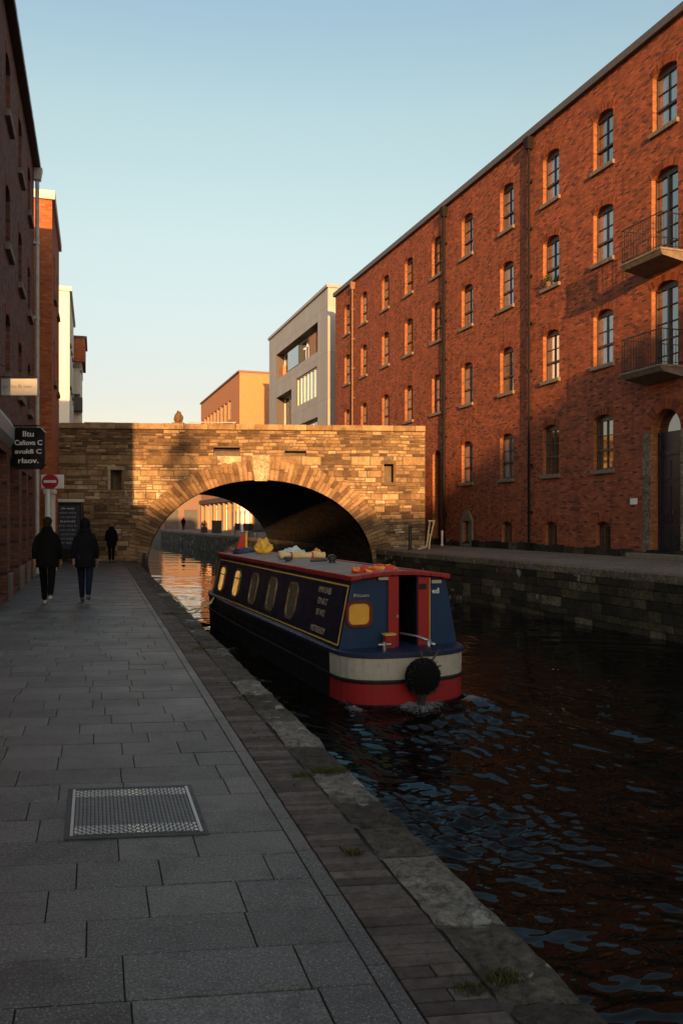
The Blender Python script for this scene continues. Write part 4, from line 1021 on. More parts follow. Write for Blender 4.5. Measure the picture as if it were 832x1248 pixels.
# grass tufts
def tuft(px, py, r, n, label, h=.05):
    p = q2(px, py); e = MB()
    for _ in range(n):
        a, rr = U(0, 6.28), r * rnd() ** .6; x, y = rr * math.cos(a) * 1.6, rr * math.sin(a); hh = h * U(.5, 1.3); dx, dy = U(-1, 1) * hh * .8, U(-1, 1) * hh * .8; w = .0022; an = U(0, 3.14); wx, wy = w * math.cos(an), w * math.sin(an)
        e.face([(x - wx, y - wy, 0), (x + wx, y + wy, 0), (x + dx * .5 + wx * .7, y + dy * .5 + wy * .7, hh * .65), (x + dx * .5 - wx * .7, y + dy * .5 - wy * .7, hh * .65)])
        e.face([(x + dx * .5 - wx * .7, y + dy * .5 - wy * .7, hh * .65), (x + dx * .5 + wx * .7, y + dy * .5 + wy * .7, hh * .65), (x + dx, y + dy, hh)])
    o = e.build('grass_tuft', GRASSM); o.location = (p.x, p.y, -.004); tag(o, label, 'grass tuft', 'grass tufts along the canal edge')
tuft(615, 1196, .055, 420, 'largest grass tuft, on the edge stone at the bottom of the picture', .03)
tuft(572, 1206, .04, 140, 'dry small tuft just left of the largest grass tuft', .03)
tuft(403, 940, .08, 520, 'grass tuft on the canal edge right of the manhole cover', .022)
tuft(369, 946, .05, 200, 'small tuft in the brick joint left of the pale edge stone', .03)
tuft(255, 791, .14, 700, 'mossy green tuft on the edge stones beside the boat', .026)
tuft(214, 748, .16, 700, 'farthest mossy tuft on the canal edge near the boat bow', .026)
tuft(305, 851, .1, 400, 'low mossy tuft on the canal edge opposite the boat stern', .02)
tuft(432, 1040, .03, 120, 'thin weeds in the joint of the brick band', .03)

exec_boat = True
# ------------------------------------------------------------------ narrowboat
B = empty('narrowboat', BC, math.atan2(BF.y, BF.x) - math.pi / 2, 'dark blue canal narrowboat with red and white stern band heading for the bridge', 'boat')
def paint(name, col, rough=.3, var=.12):
    t = NT(name); v = t.coord('Object'); f = t.noise(v, 2.5, 7, .7); g = t.noise(v, 22, 4)
    c = t.mix(t.ramp(f, [(.4, 0.), (.72, .5)]), col, tuple(x * .6 + .006 for x in col)); c = t.mix(t.ramp(g, [(.60, 0.), (.74, .45)]), c, (.07, .055, .045)); st = t.noise(t.map(v, (6, 6, .5)), 1.6, 6, .7); c = t.mix(t.ramp(st, [(.55, 0.), (.72, .5)]), c, (.045, .035, .028))
    return t.out(c, t.ramp(f, [(.3, rough), (.75, min(1, rough + .3))]), t.bump(f, .12, .03), Specular_IOR_Level=.22)
PB = paint('boat_blue', (.006, .026, .07), .35); PBD = paint('boat_navy', (.006, .007, .02), .25); PK = paint('boat_black', (.008, .008, .01), .28); PR = paint('boat_red', (.26, .014, .014)); PW = paint('boat_cream', (.36, .32, .26), .45)
PG = paint('boat_gold', (.55, .34, .06), .4); ROOFP = paint('boat_roof', (.24, .2, .175), .55)
NAVYT = paint('boat_top_navy', (.012, .02, .05), .35)
Hb = 1.0; STY = .35; YE = 9.5; TIP = 11.3
def outline(off=0, full=True, n=18):
    pts = []
    for k in range(n + 1):                       # starboard to port round the stern
        a = math.pi * k / n; c, s = math.cos(a), math.sin(a); e_ = 2 / 2.9
        pts.append(((Hb + off) * math.copysign(abs(c) ** e_, c), STY - (1.0 + off) * abs(s) ** e_ * .88))
    if not full: return pts
    port = [(-(Hb + off), y) for y in (1.5, 3, 5, 7, YE)] + [(-(Hb + off) * (1 - ((y - YE) / (TIP + off - YE)) ** 1.8), y) for y in (9.9, 10.3, 10.7, 11.0, 11.2)] + [(0, TIP + off)]
    star = [(-x, y) for x, y in port[::-1][1:]]
    return pts + port + star
def sheer(y): return .05 * max(0, (y - 5) / 6) ** 2 * 2
def band(mb, zs, offs, full=True, m=0):
    rings = []
    for z, o_ in zip(zs, offs): rings.append([(x, y, z + (sheer(y) if z > .1 else 0)) for x, y in outline(o_, full)])
    for a, b_ in zip(rings, rings[1:]):
        N = len(a)
        for i in range(N if full else N - 1):
            j = (i + 1) % N; mb.face([a[j], a[i], b_[i], b_[j]], m, .5)
    return rings
mb = MB(); rg_ = band(mb, [-.4, .0, .33, .335, .345, .37, .38, .385, .70], [-.1, -.01, 0, .025, .03, .03, .025, 0, .01]); mb.build('hull', PK, B, smooth=False)
mb = MB()
for sx in (-1, 1):
    for y_ in (1.9, 3.7, 5.5, 7.3, 9.0): mb.box(min(sx * 1.0, sx * 1.008), max(sx * 1.0, sx * 1.008), y_, y_ + .012, .03, .33)
    for k in range(46): mb.box(min(sx * .99, sx * 1.02), max(sx * .99, sx * 1.02), .5 + k * .2, .52 + k * .2, .50, .52)
mb.build('hull_seams', PK, B)
mb = MB(); r2 = band(mb, [.70, .705, .755, .77], [.01, .04, .04, .02]); N = len(r2[-1]); mb.face([p for p in r2[-1]][::-1] if False else r2[-1], 0, .5); mb.build('gunwale', NAVYT, B)
mb = MB(); band(mb, [.385, .69], [.006, .012], False); mb.build('stern_band', PW, B)
mb = MB(); band(mb, [.03, .325], [.004, .006], False); mb.build('stern_band', PR, B)
# cabin
c0_, CL, HB0, HB1, Z0, Z1 = .05, 9.4, .97, .76, .76, 1.81
def roofz(x): return Z1 + .07 * (1 - (x / HB1) ** 2)
DX0, DX1 = -.02, .28
mb = MB()
for sx in (-1, 1):
    p = [(sx * HB0, c0_, Z0), (sx * HB0, CL, Z0), (sx * HB1, CL, Z1), (sx * HB1, c0_, Z1)]; mb.face(p if sx > 0 else p[::-1], 1)
mb.face([(HB0, CL, Z0), (-HB0, CL, Z0), (-HB1, CL, Z1), (HB1, CL, Z1)], 1)
mb.face([(-HB0, c0_, Z0), (DX0, c0_, Z0), (DX0, c0_, roofz(DX0) - .02), (-HB1, c0_, Z1)], 0)
mb.face([(DX1, c0_, Z0), (HB0, c0_, Z0), (HB1, c0_, Z1), (DX1, c0_, roofz(DX1) - .02)], 0)
for x, s_ in ((DX0, 1), (DX1, -1)): f = [(x, c0_, Z0), (x, c0_ + 1.4, Z0), (x, c0_ + 1.4, 1.84), (x, c0_, 1.84)]; mb.face(f if s_ > 0 else f[::-1], 2)
mb.face([(DX0, c0_ + 1.4, Z0), (DX1, c0_ + 1.4, Z0), (DX1, c0_ + 1.4, 1.84), (DX0, c0_ + 1.4, 1.84)], 2)
mb.build('cabin', [PB, PBD, PK], B)
mb = MB(); xs = [HB1 * 1.04 * (k / 5 - 1) for k in range(11)]
for a, b_ in zip(xs, xs[1:]):
    ra, rb = Z1 + .075 * (1 - (a / HB1 / 1.04) ** 2), Z1 + .075 * (1 - (b_ / HB1 / 1.04) ** 2)
    mb.hexa([(a, -.02, ra - .03), (b_, -.02, rb - .03), (b_, CL + .05, rb - .03), (a, CL + .05, ra - .03), (a, -.02, ra), (b_, -.02, rb), (b_, CL + .05, rb), (a, CL + .05, ra)], 0)
mb.build('roof', ROOFP, B)
mb = MB()
for sx in (-1, 1): a, b_ = sorted((sx * HB1 * .95, sx * (HB1 + .05))); mb.box(a, b_, -.04, CL + .07, Z1 - .045, Z1 + .035)
for k in range(10):
    a, b_ = xs[k], xs[k + 1]; ra, rb = roofz(a / 1.04), roofz(b_ / 1.04)
    mb.hexa([(a, -.05, ra - .04), (b_, -.05, rb - .04), (b_, .08, rb - .04), (a, .08, ra - .04), (a, -.05, ra + .025), (b_, -.05, rb + .025), (b_, .08, rb + .025), (a, .08, ra + .025)])
    mb.hexa([(a, CL, ra - .04), (b_, CL, rb - .04), (b_, CL + .08, rb - .04), (a, CL + .08, ra - .04), (a, CL, ra + .025), (b_, CL, rb + .025), (b_, CL + .08, rb + .025), (a, CL + .08, ra + .025)])
mb.build('roof_edge_trim', PR, B, bevel=.012)
sl = math.atan2(HB0 - HB1, Z1 - Z0); hs = math.hypot(HB0 - HB1, Z1 - Z0)
def side(y, h, off=0, sx=-1):     # h metres up the sloping cabin side
    k = h / hs; x = HB0 + (HB1 - HB0) * k + off * math.cos(sl); return (sx * x, y, Z0 + (Z1 - Z0) * k + off * math.sin(sl))
def sbox(mb, y0, y1, h0, h1, o0, o1, sx=-1, m=0):
    if sx < 0: y0, y1 = y1, y0
    mb.hexa([side(y0, h0, o1, sx), side(y1, h0, o1, sx), side(y1, h0, o0, sx), side(y0, h0, o0, sx), side(y0, h1, o1, sx), side(y1, h1, o1, sx), side(y1, h1, o0, sx), side(y0, h1, o0, sx)], m)
mb = MB()
for sx in (-1, 1):
    for a, b_, h0, h1 in ((.12, 9.25, .05, .07), (.12, 9.25, .93, .955), (.12, .145, .07, .93), (9.225, 9.25, .07, .93)): sbox(mb, a, b_, h0, h1, .001, .008, sx)
mb.build('coach_line', PG, B)
BRASS = plain('brass_trim', (.32, .23, .12), .4, .8)
GGLOW = emis('glow_cabin_glass', (1, .5, .12), .28)  # weak emission painted in for the golden glow on the forward panes
GDIM = plain('cabin_glass', (.07, .055, .045), .08)
def rrect(w, h, r, n=4):
    pts = []
    for cx, cy, a0 in ((w / 2 - r, h / 2 - r, 0), (-w / 2 + r, h / 2 - r, 90), (-w / 2 + r, -h / 2 + r, 180), (w / 2 - r, -h / 2 + r, 270)):
        for k in range(n + 1): a = R(a0 + 90 * k / n); pts.append((cx + r * math.cos(a), cy + r * math.sin(a)))
    return pts
for sx in (-1, 1):
    for i, y in enumerate((2.75, 4.1, 5.5, 7.05, 8.6)):
        o_ = rrect(.56, .66, .16); i_ = rrect(.46, .56, .12); f = MB(); N = len(o_)
        def SP(p, off): return side(y + p[0] * (1 if sx > 0 else -1), .49 + p[1], off, sx)
        for k in range(N):
            j = (k + 1) % N; f.face([SP(o_[k], .018), SP(o_[j], .018), SP(i_[j], .018), SP(i_[k], .018)]); f.face([SP(o_[j], .018), SP(o_[k], .018), SP(o_[k], 0), SP(o_[j], 0)]); f.face([SP(i_[k], .018), SP(i_[j], .018), SP(i_[j], .003), SP(i_[k], .003)])
        w_ = f.build('window', BRASS, B)
        g = MB(); g.face([SP(p, .005) for p in i_]); g.build('pane', GGLOW if (sx < 0 and i >= 3) else GDIM, w_)
        g = MB(); g.face([SP(p, .012) for p in ((-.23, .1), (.23, .1), (.23, .125), (-.23, .125))]); g.build('glazing_bar', BRASS, w_)
# lettering on the side panel
TG = plain('faded_gilt', (.36, .28, .2), .6)
rotS = Matrix(((0, -math.sin(sl) * -1 * 0, 0), (0, 0, 0), (0, 0, 0)))
def side_text(s_, y, h, w, sz):
    o = textmesh('side_lettering', s_, sz, TG, B, (0, 0, 0), (0, 0, 0), w, ext=.001)
    ex = Vector((0, -1, 0)); ez = Vector(side(0, 1)) - Vector(side(0, 0)); ez.normalize(); en = ex.cross(ez)
    m = Matrix((ex, ez, en)).transposed().to_4x4(); m.translation = Vector(side(y, h, .006)); o.matrix_local = m
for s_, h, w in (('AMIVONES', .80, .62), ('ENRT', .62, .45), ('LE WET', .44, .42), ('MSTRIEROY', .17, .68)): side_text(s_, 1.12, h, w, .14)
# stern bulkhead fittings
ys_ = c0_ - .012
def bb(x0, x1, z0, z1, d=.03, m=PR, name='door_frame', slope=False):
    b_ = MB(); b_.box(x0, x1, c0_ - d, c0_ - .002, z0, z1); return b_.build(name, m, B, bevel=.006)
bb(-.2, -.03, Z0 + .003, 1.83, .045, PR, 'door'); bb(.29, .47, Z0 + .003, 1.8, .045, PR, 'door')
bb(.475, .49, Z0 + .003, 1.79, .05, PG, 'gold_trim'); bb(-.36, -.2, 1.77, 1.82, .05, PW, 'nameplate'); bb(.52, .68, 1.70, 1.75, .05, PW, 'nameplate')
bb(-.07, -.05, 1.2, 1.24, .07, PW, 'door_catch'); bb(.3, .42, 1.62, 1.7, .06, PK, 'vent')
f = MB(); o_ = rrect(.41, .39, .11); i_ = rrect(.335, .315, .08); cx, cz = -.66, 1.28; N = len(o_)
for k in range(N):
    j = (k + 1) % N; P3 = lambda p, y: (cx + p[0], y, cz + p[1])
    f.face([P3(o_[k], c0_ - .04), P3(o_[j], c0_ - .04), P3(i_[j], c0_ - .04), P3(i_[k], c0_ - .04)]); f.face([P3(o_[j], c0_ - .04), P3(o_[k], c0_ - .04), P3(o_[k], c0_), P3(o_[j], c0_)]); f.face([P3(i_[k], c0_ - .04), P3(i_[j], c0_ - .04), P3(i_[j], c0_ - .003), P3(i_[k], c0_ - .003)])
w_ = f.build('stern_window', paint('frame_maroon', (.12, .015, .015)), B)
g = MB(); g.face([(cx + p[0], c0_ - .012, cz + p[1]) for p in i_]); g.build('pane', plain('yellow_blind', (.55, .29, .015), .5, var=.1), w_)
textmesh('bulkhead_lettering', 'Rloan', .07, TG, B, (-.62, c0_ - .006, 1.55), (R(90), 0, 0), .24)
textmesh('bulkhead_lettering', 'wx8', .12, TXW, B, (.60, c0_ - .006, 1.58), (R(90), 0, 0), .12)
b_ = MB(); b_.box(-.3, -.14, -.12, .0, .765, .96); q = b_.build('locker', PR, B, bevel=.01); b_ = MB(); b_.box(-.31, -.13, -.13, .01, .96, .985); b_.build('lid', PG, q)
CHR = plain('chrome', (.35, .34, .33), .4, 1)
b_ = MB(); b_.tube([(0.16, -.62, .77), (.16, -.62, .95)], .035, 10); b_.tube([(.16, -.62, .93), (.05, -.45, .98), (-.1, -.2, 1.0)], [.025, .02, .018], 8); b_.tube([(.16, -.62, .9), (.22, -.7, .88)], .03, 8); b_.build('tiller', CHR, B, smooth=True)
b_ = MB(); b_.tube([(.0, -.69, .8), (.02, -.70, .6)], .02, 6); b_.tube([(.3, -.66, .8), (.12, -.70, .6)], .015, 6); b_.build('fender_rope', plain('rope', (.05, .04, .03), .9), B)
# rope button fender
bm = bmesh.new(); bmesh.ops.create_uvsphere(bm, u_segments=64, v_segments=40, radius=1)
for v in bm.verts:
    c = v.co; th = math.atan2(c.x, c.z); k = 1 + .05 * abs(math.sin(th * 9 + c.y * 7)) + .05 * abs(math.sin(th * 9 - c.y * 7)); v.co = Vector((c.x * .25 * k, c.y * .15 * k, c.z * .25 * k))
me = bpy.data.meshes.new('button_fender'); bm.to_mesh(me); bm.free(); me.materials.append(plain('tarred_rope', (.005, .005, .005), .95, bump=.8, scale=20, spec=.1)); fo = bpy.data.objects.new('button_fender', me); link(fo, B); fo.location = (.02, -.70, .44)
b_ = MB()
for k in range(220):
    a, rr = U(0, 6.28), U(.17, .26); p = Vector((.02 + rr * math.cos(a), -.70 - U(-.05, .12), .44 + rr * math.sin(a))); d = Vector((math.cos(a), U(-1, .3), math.sin(a))) * .035
    b_.tube([p, p + d], .006, 4)
b_.tube([(.02, -.7, .2), (.0, -.68, .05)], .06, 8)
b_.build('fender_fringe', plain('rope_fringe', (.015, .014, .013), .9), B)['kind'] = 'stuff'
b_ = MB(); b_.tube([(-.4, -.3, .77), (-.4, -.3, .9)], .03, 8); b_.tube([(-.5, -.3, .86), (-.3, -.3, .86)], .02, 8); b_.build('mooring_dolly', CHR, B)
# front deck canopy shape (cratch)
b_ = MB(); b_.hexa([(-.8, CL + .002, .8), (.8, CL + .002, .8), (.35, 10.6, .8), (-.35, 10.6, .8), (-.6, CL + .08, 1.3), (.6, CL + .08, 1.3), (.1, 10.4, 1.0), (-.1, 10.4, 1.0)]); b_.build('cratch_cover', PK, B, bevel=.03)

# things lying on the boat roof
def bw(x, y, z): return BC + BR * x + BF * y + Vector((0, 0, z))
RZ = 1.885
def cloth(name, loc, sx, sy, sz, m, label, cat, seed, group=None, rz=0, mats=None):
    bm = bmesh.new(); bmesh.ops.create_icosphere(bm, subdivisions=4, radius=1)
    for v in bm.verts:
        c = v.co.copy(); k = 1 + .35 * mn.noise(c * 1.7 + Vector((seed, 0, 0))) + .22 * mn.noise(c * 4 + Vector((0, seed, 0))); v.co = Vector((c.x * sx * k, c.y * sy * k, max(-.0, c.z * .6 + .4) * sz * k))
    me = bpy.data.meshes.new(name); bm.to_mesh(me); bm.free()
    for m_ in (mats or [m]): me.materials.append(m_)
    if mats:
        for p in me.polygons: p.material_index = int(mn.noise(p.center * 9 + Vector((seed, 3, 0))) > .05)
    for p in me.polygons: p.use_smooth = True
    o = bpy.data.objects.new(name, me); link(o); o.location = loc; o.rotation_euler = (0, 0, rz); tag(o, label, cat, group); return o
YEL = plain('yellow_fabric', (.75, .42, .05), .8, var=.15, bump=.5); CRM = plain('cream_canvas', (.62, .46, .22), .85, var=.2, bump=.5); REDF = plain('red_fabric', (.5, .04, .02), .8, bump=.5); ORF = plain('orange_fabric', (.8, .3, .04), .8, bump=.5)
WHF = plain('white_fabric', (.6, .58, .55), .8); BLF = plain('blue_fabric', (.03, .05, .12), .8)
cloth('cloth_bundle', bw(-.42, .45, RZ - .04), .2, .12, .11, None, 'red and orange cloth bundle at the left rear of the boat roof', 'cloth', 1, mats=[REDF, ORF])
cloth('cloth_bundle', bw(-.02, .62, RZ - .02), .2, .1, .1, None, 'dark red and orange cloth bundle in front of the stern doorway on the boat roof', 'cloth', 5, mats=[REDF, ORF])
cloth('yellow_bag', bw(-.1, 7.6, RZ - .02), .2, .22, .34, YEL, 'bright yellow bag standing near the front of the boat roof', 'bag', 8)
cloth('tarpaulin', bw(-.35, 8.6, RZ - .03), .3, .3, .12, BLF, 'dark blue crumpled sheet at the front of the boat roof', 'tarpaulin', 3)
cloth('white_sack', bw(.12, 6.0, RZ - .02), .26, .3, .2, WHF, 'white sack behind the rolled canvas on the boat roof', 'sack', 11)
cloth('yellow_cloth', bw(.42, 5.2, RZ - .05), .1, .1, .22, ORF, 'small orange yellow cloth standing on the right of the boat roof', 'cloth', 13)
e = empty('rolled_canvas', bw(-.05, 4.9, RZ - .01), math.atan2(BF.y, BF.x) - math.pi / 2, 'long rolled cream canvas lying across the boat roof', 'canvas')
b_ = MB(); 
for dz, dx, rr in ((.07, 0, .07), (.06, .14, .05)):
    n_ = 9; b_.tube([(-.42 + .95 * k / n_, dx + .03 * math.sin(k * 1.3), dz + .012 * math.sin(k * 2)) for k in range(n_ + 1)], [rr * (1 + .12 * math.sin(k * 2.1)) for k in range(n_ + 1)], 12)
b_.build('roll', CRM, e, smooth=True); b_ = MB(); b_.tube([(-.2, 0, .065), (-.17, 0, .065)], .08, 12); b_.tube([(.25, 0, .065), (.28, 0, .065)], .08, 12); b_.build('tie', REDF, e)
e = empty('roof_chimney', bw(-.12, 2.9, RZ - .01), .3, 'short black chimney pipe lying beside a vent on the boat roof', 'chimney')
b_ = MB(); b_.tube([(-.33, .1, .05), (-.02, .03, .06)], .025, 10); b_.lathe([(0, 0), (.06, 0), (.06, .06), (.085, .07), (.085, .12), (.05, .16), (0, .17)], (.06, 0, 0)); b_.build('pipe', IRON, e, smooth=False)
e = empty('mushroom_vent', bw(-.48, 4.3, RZ - .05), 0, 'dark brown mushroom vent near the left edge of the boat roof', 'vent')
b_ = MB(); b_.lathe([(0, 0), (.05, 0), (.05, .05), (.1, .06), (.08, .11), (0, .13)]); b_.build('cap', IRON, e)
e = empty('furled_flag', bw(-.3, 9.0, RZ - .02), 0, 'red furled flag with a bright yellow edge at the bow end of the roof', 'flag')
b_ = MB(); b_.hexa([(-.16, -.03, 0), (.1, -.03, 0), (.1, .06, 0), (-.16, .06, 0), (-.02, -.02, .42), (.1, -.02, .48), (.1, .04, .48), (-.02, .04, .42)]); b_.build('cloth', REDF, e, bevel=.02)
b_ = MB(); b_.box(.1, .15, -.035, .05, 0, .5); b_.build('edge', YEL, e, bevel=.01)
e = empty('mooring_rope', (LE(19.6) + .12, 19.6, WZ + .75), 0, 'pale mooring rope hanging beside the boat bow', 'rope')
b_ = MB(); P0 = bw(-1.0, 8.8, .8) - Vector((LE(19.6) + .12, 19.6, WZ + .75)); 
b_.tube([(-.05, 0, .22), (.15, .1, .0), (.4, .1, -.25), (P0.x * .8, P0.y * .8, -.2), tuple(P0)], .02, 6); b_.tube([(0, .1, .15), (.1, -.3, -.2), (.45, -.35, -.35), (P0.x, P0.y - .5, -.05)], .02, 6); b_.build('strand', TIM, e)

# ------------------------------------------------------------------ people
SKIN = plain('skin', (.24, .13, .09), .6, var=.08); CLK = plain('black_cloth', (.004, .004, .0045), .95, bump=.3, spec=.08); CJ = plain('denim', (.006, .010, .022), .95, spec=.08); CBR = plain('brown_hair', (.02, .008, .004), .9, bump=.5, spec=.15); SHW = plain('white_shoe', (.3, .29, .27), .6); SHK = plain('dark_shoe', (.02, .02, .02), .6)
GREYC = plain('dark_grey_cloth', (.0055, .0055, .007), .95, bump=.3, spec=.08); BLOND = plain('fair_hair', (.2, .11, .05), .8, spec=.2)
def skinmesh(name, nodes, edges, parent, m, sub=2, vox=None, extra=None):
    me = bpy.data.meshes.new(name); bm = bmesh.new()
    if nodes:
        ly = bm.verts.layers.skin.verify(); vs = {}
        for i, (k, (p, r)) in enumerate(nodes.items()):
            v = bm.verts.new(p); v[ly].radius = r if isinstance(r, tuple) else (r, r); v[ly].use_root = (i == 0); vs[k] = v
        for a, b_ in edges: bm.edges.new((vs[a], vs[b_]))
        bm.to_mesh(me); bm.free()
        o = bpy.data.objects.new(name, me); COL.objects.link(o)
        o.modifiers.new('s', 'SKIN'); d = o.modifiers.new('d', 'SUBSURF'); d.levels = d.render_levels = sub
        dg = bpy.context.evaluated_depsgraph_get(); dg.update(); me = bpy.data.meshes.new_from_object(o.evaluated_get(dg))
        COL.objects.unlink(o); bpy.data.objects.remove(o)
    if extra:
        bm = bmesh.new(); bm.from_mesh(me)
        for it in extra:
            if it[0] == 'ell':
                _, c, rr = it; q = bmesh.ops.create_icosphere(bm, subdivisions=3, radius=1)
                for v in q['verts']: v.co = Vector((c[0] + v.co.x * rr[0], c[1] + v.co.y * rr[1], c[2] + v.co.z * rr[2]))
            else:                                    # stack of elliptical rings (cx, cy, z, rx, ry)
                rings = []
                for cx, cy, z, rx, ry in it[1]: rings.append([bm.verts.new((cx + rx * math.cos(2 * math.pi * a / 20), cy + ry * math.sin(2 * math.pi * a / 20), z)) for a in range(20)])
                for A, Bq in zip(rings, rings[1:]):
                    for a in range(20): bm.faces.new((A[a], A[(a + 1) % 20], Bq[(a + 1) % 20], Bq[a]))
                bm.faces.new(rings[0][::-1]); bm.faces.new(rings[-1])
        me2 = bpy.data.meshes.new(name); bm.to_mesh(me2); bm.free(); me = me2
    if vox:
        o = bpy.data.objects.new(name, me); COL.objects.link(o); r_ = o.modifiers.new('r', 'REMESH'); r_.mode = 'VOXEL'; r_.voxel_size = vox
        sm = o.modifiers.new('sm', 'SMOOTH'); sm.iterations = 3; sm.factor = .5
        dg = bpy.context.evaluated_depsgraph_get(); dg.update(); me = bpy.data.meshes.new_from_object(o.evaluated_get(dg))
        COL.objects.unlink(o); bpy.data.objects.remove(o)
    me.name = name; me.materials.clear(); me.materials.append(m)
    me.polygons.foreach_set('use_smooth', [True] * len(me.polygons)); o = bpy.data.objects.new(name, me); link(o, parent); return o
def person(loc, rz, H, label, stride=.22, legs=CJ, coat=CLK, hair=CBR, hood=False, shoes=SHK, coatlen=.0, wide=1.0, turn=0, lift=.0):
    k = H / 1.75; e = empty('person', loc, rz, label, 'person'); e.scale = (k, k, k); w = wide
    J = {'pel': ((0, 0, .97), (.13, .1)), 'wa': ((0, .01, 1.12), (.12, .09)), 'ch': ((0, .02, 1.3), (.14, .1))}
    E_ = [('pel', 'wa'), ('wa', 'ch')]
    for s, st, nm in ((-1, stride, 'L'), (1, -stride, 'R')):
        hp = (s * .09, 0, .93); ft = Vector((s * .08, st, .09 + (lift if st < 0 else 0))); kn = ((hp[0] + ft.x) / 2, st * .5 + (.05 if st < 0 else .04), .5)
        J['hip' + nm] = (hp, .088); J['kn' + nm] = (kn, .058); J['cf' + nm] = ((ft.x, (kn[1] + ft.y) / 2 - .015, .33), .055); J['an' + nm] = (tuple(ft), .038)
        toe = ft + Vector((0, .17, -.055 if st > 0 else -.07)); J['to' + nm] = (tuple(toe), .03)
        E_ += [('pel', 'hip' + nm), ('hip' + nm, 'kn' + nm), ('kn' + nm, 'cf' + nm), ('cf' + nm, 'an' + nm), ('an' + nm, 'to' + nm)]
        sw = -st * .6; sh = (s * .155 * w, .01, 1.41); el = (s * .205 * w, sw * .35 - .03, 1.13); wr = (s * .215 * w, .05 + sw * .8, .88)
        J['sh' + nm] = (sh, .055); J['el' + nm] = (el, .042); J['wr' + nm] = (wr, .028); pm = (wr[0], wr[1] + .02, wr[2] - .06); J['pm' + nm] = (pm, (.018, .034))
        E_ += [('ch', 'sh' + nm), ('sh' + nm, 'el' + nm), ('el' + nm, 'wr' + nm), ('wr' + nm, 'pm' + nm)]
    tx = math.sin(turn) * .02; hx, hy = math.sin(turn), math.cos(turn)
    ex = [('ring', [(0, .01, 1.36, .09, .07), (0, .015, 1.42, .062, .06), (tx * .5, .02, 1.50, .052, .055), (tx, .03, 1.58, .05, .06)]),
          ('ell', (tx, .035, 1.635), (.074, .094, .105)), ('ell', (tx + hx * .03, .03 + hy * .03, 1.59), (.052, .058, .055)),
          ('ell', (tx + hx * .1, .035 + hy * .098, 1.635), (.014, .016, .026)), ('ell', (tx + hx * .085, .035 + hy * .082, 1.588), (.024, .016, .01))]
    for s in (-1, 1): ex.append(('ell', (tx + s * .076 * hy, .03 - s * .076 * hx, 1.64), (.016, .02, .032)))
    body = skinmesh('body', J, E_, e, SKIN, 2, .011, ex)
    # hands: five separate fingers each, joined to the wrist in the same mesh
    hb = MB()
    for s, nm in ((-1, 'L'), (1, 'R')):
        pm = J['pm' + nm][0]; hb.tube([(pm[0], pm[1], pm[2] + .05), (pm[0], pm[1], pm[2] + .01), (pm[0] - s * .004, pm[1], pm[2] - .035)], [.026, .034, .03], 8)
        for f_ in range(4):
            y_ = pm[1] + (f_ - 1.5) * .019; ln = (.06, .075, .072, .058)[f_]
            hb.tube([(pm[0] - s * .002, y_, pm[2] - .02), (pm[0] - s * .006, y_ + .003, pm[2] - .035 - ln * .5), (pm[0] - s * .022, y_ + .004, pm[2] - .035 - ln)], [.0095, .0088, .007], 6)
        hb.tube([(pm[0], pm[1] + .02, pm[2] + .02), (pm[0] - s * .012, pm[1] + .045, pm[2] - .01), (pm[0] - s * .02, pm[1] + .05, pm[2] - .045)], [.012, .011, .008], 6)
    bm = bmesh.new(); bm.from_mesh(body.data); t_ = bpy.data.meshes.new('t'); t_.from_pydata(hb.v, [], hb.f); bm.from_mesh(t_); bm.to_mesh(body.data); bm.free(); body.data.polygons.foreach_set('use_smooth', [True] * len(body.data.polygons))
    for s in (-1, 1):
        eb = MB(); eb.lathe([(0, -.008), (.009, -.004), (.011, 0), (.009, .004), (0, .008)], (tx + hx * .082 + s * .03 * hy, .035 + hy * .084 - s * .03 * hx, 1.658), 8); eb.build('eye', IRON, e)
    T = {'pel': ((0, 0, .97), (.14, .115))}; TE = []
    for s, nm in ((-1, 'L'), (1, 'R')):
        T['h' + nm] = (J['hip' + nm][0], .1); T['k' + nm] = (J['kn' + nm][0], .074); T['c' + nm] = (J['cf' + nm][0], .066); a = J['an' + nm][0]; T['a' + nm] = ((a[0], a[1], a[2] - .005), .052)
        TE += [('pel', 'h' + nm), ('h' + nm, 'k' + nm), ('k' + nm, 'c' + nm), ('c' + nm, 'a' + nm)]
    skinmesh('trousers', T, TE, e, legs, 2)
    C_ = {'c0': ((0, .015, 1.3), .1)}; CE = []
    for s, nm in ((-1, 'L'), (1, 'R')):
        a = Vector(J['sh' + nm][0]); C_['s' + nm] = ((a.x, a.y, a.z - .02), .08); a = Vector(J['el' + nm][0]); C_['e' + nm] = ((a.x, a.y, a.z), .07); b_ = Vector(J['wr' + nm][0]); C_['w' + nm] = ((b_.x, b_.y, b_.z + .03), .052)
        CE += [('c0', 's' + nm), ('s' + nm, 'e' + nm), ('e' + nm, 'w' + nm)]
    rings = [(0, 0, .78 - coatlen, .2 * w, .165), (0, 0, .9, .198 * w, .165), (0, .01, 1.05, .182 * w, .145), (0, .015, 1.2, .19 * w, .145), (0, .015, 1.35, .19 * w, .135), (0, .01, 1.43, .165 * w, .11), (0, .01, 1.48, .115, .1), (0, .015, 1.52, .1, .095), (0, .02, 1.545, .095, .098), (0, .02, 1.575, .085, .09)]
    skinmesh('coat', C_, CE, e, coat, 2, .014, [('ring', rings)])
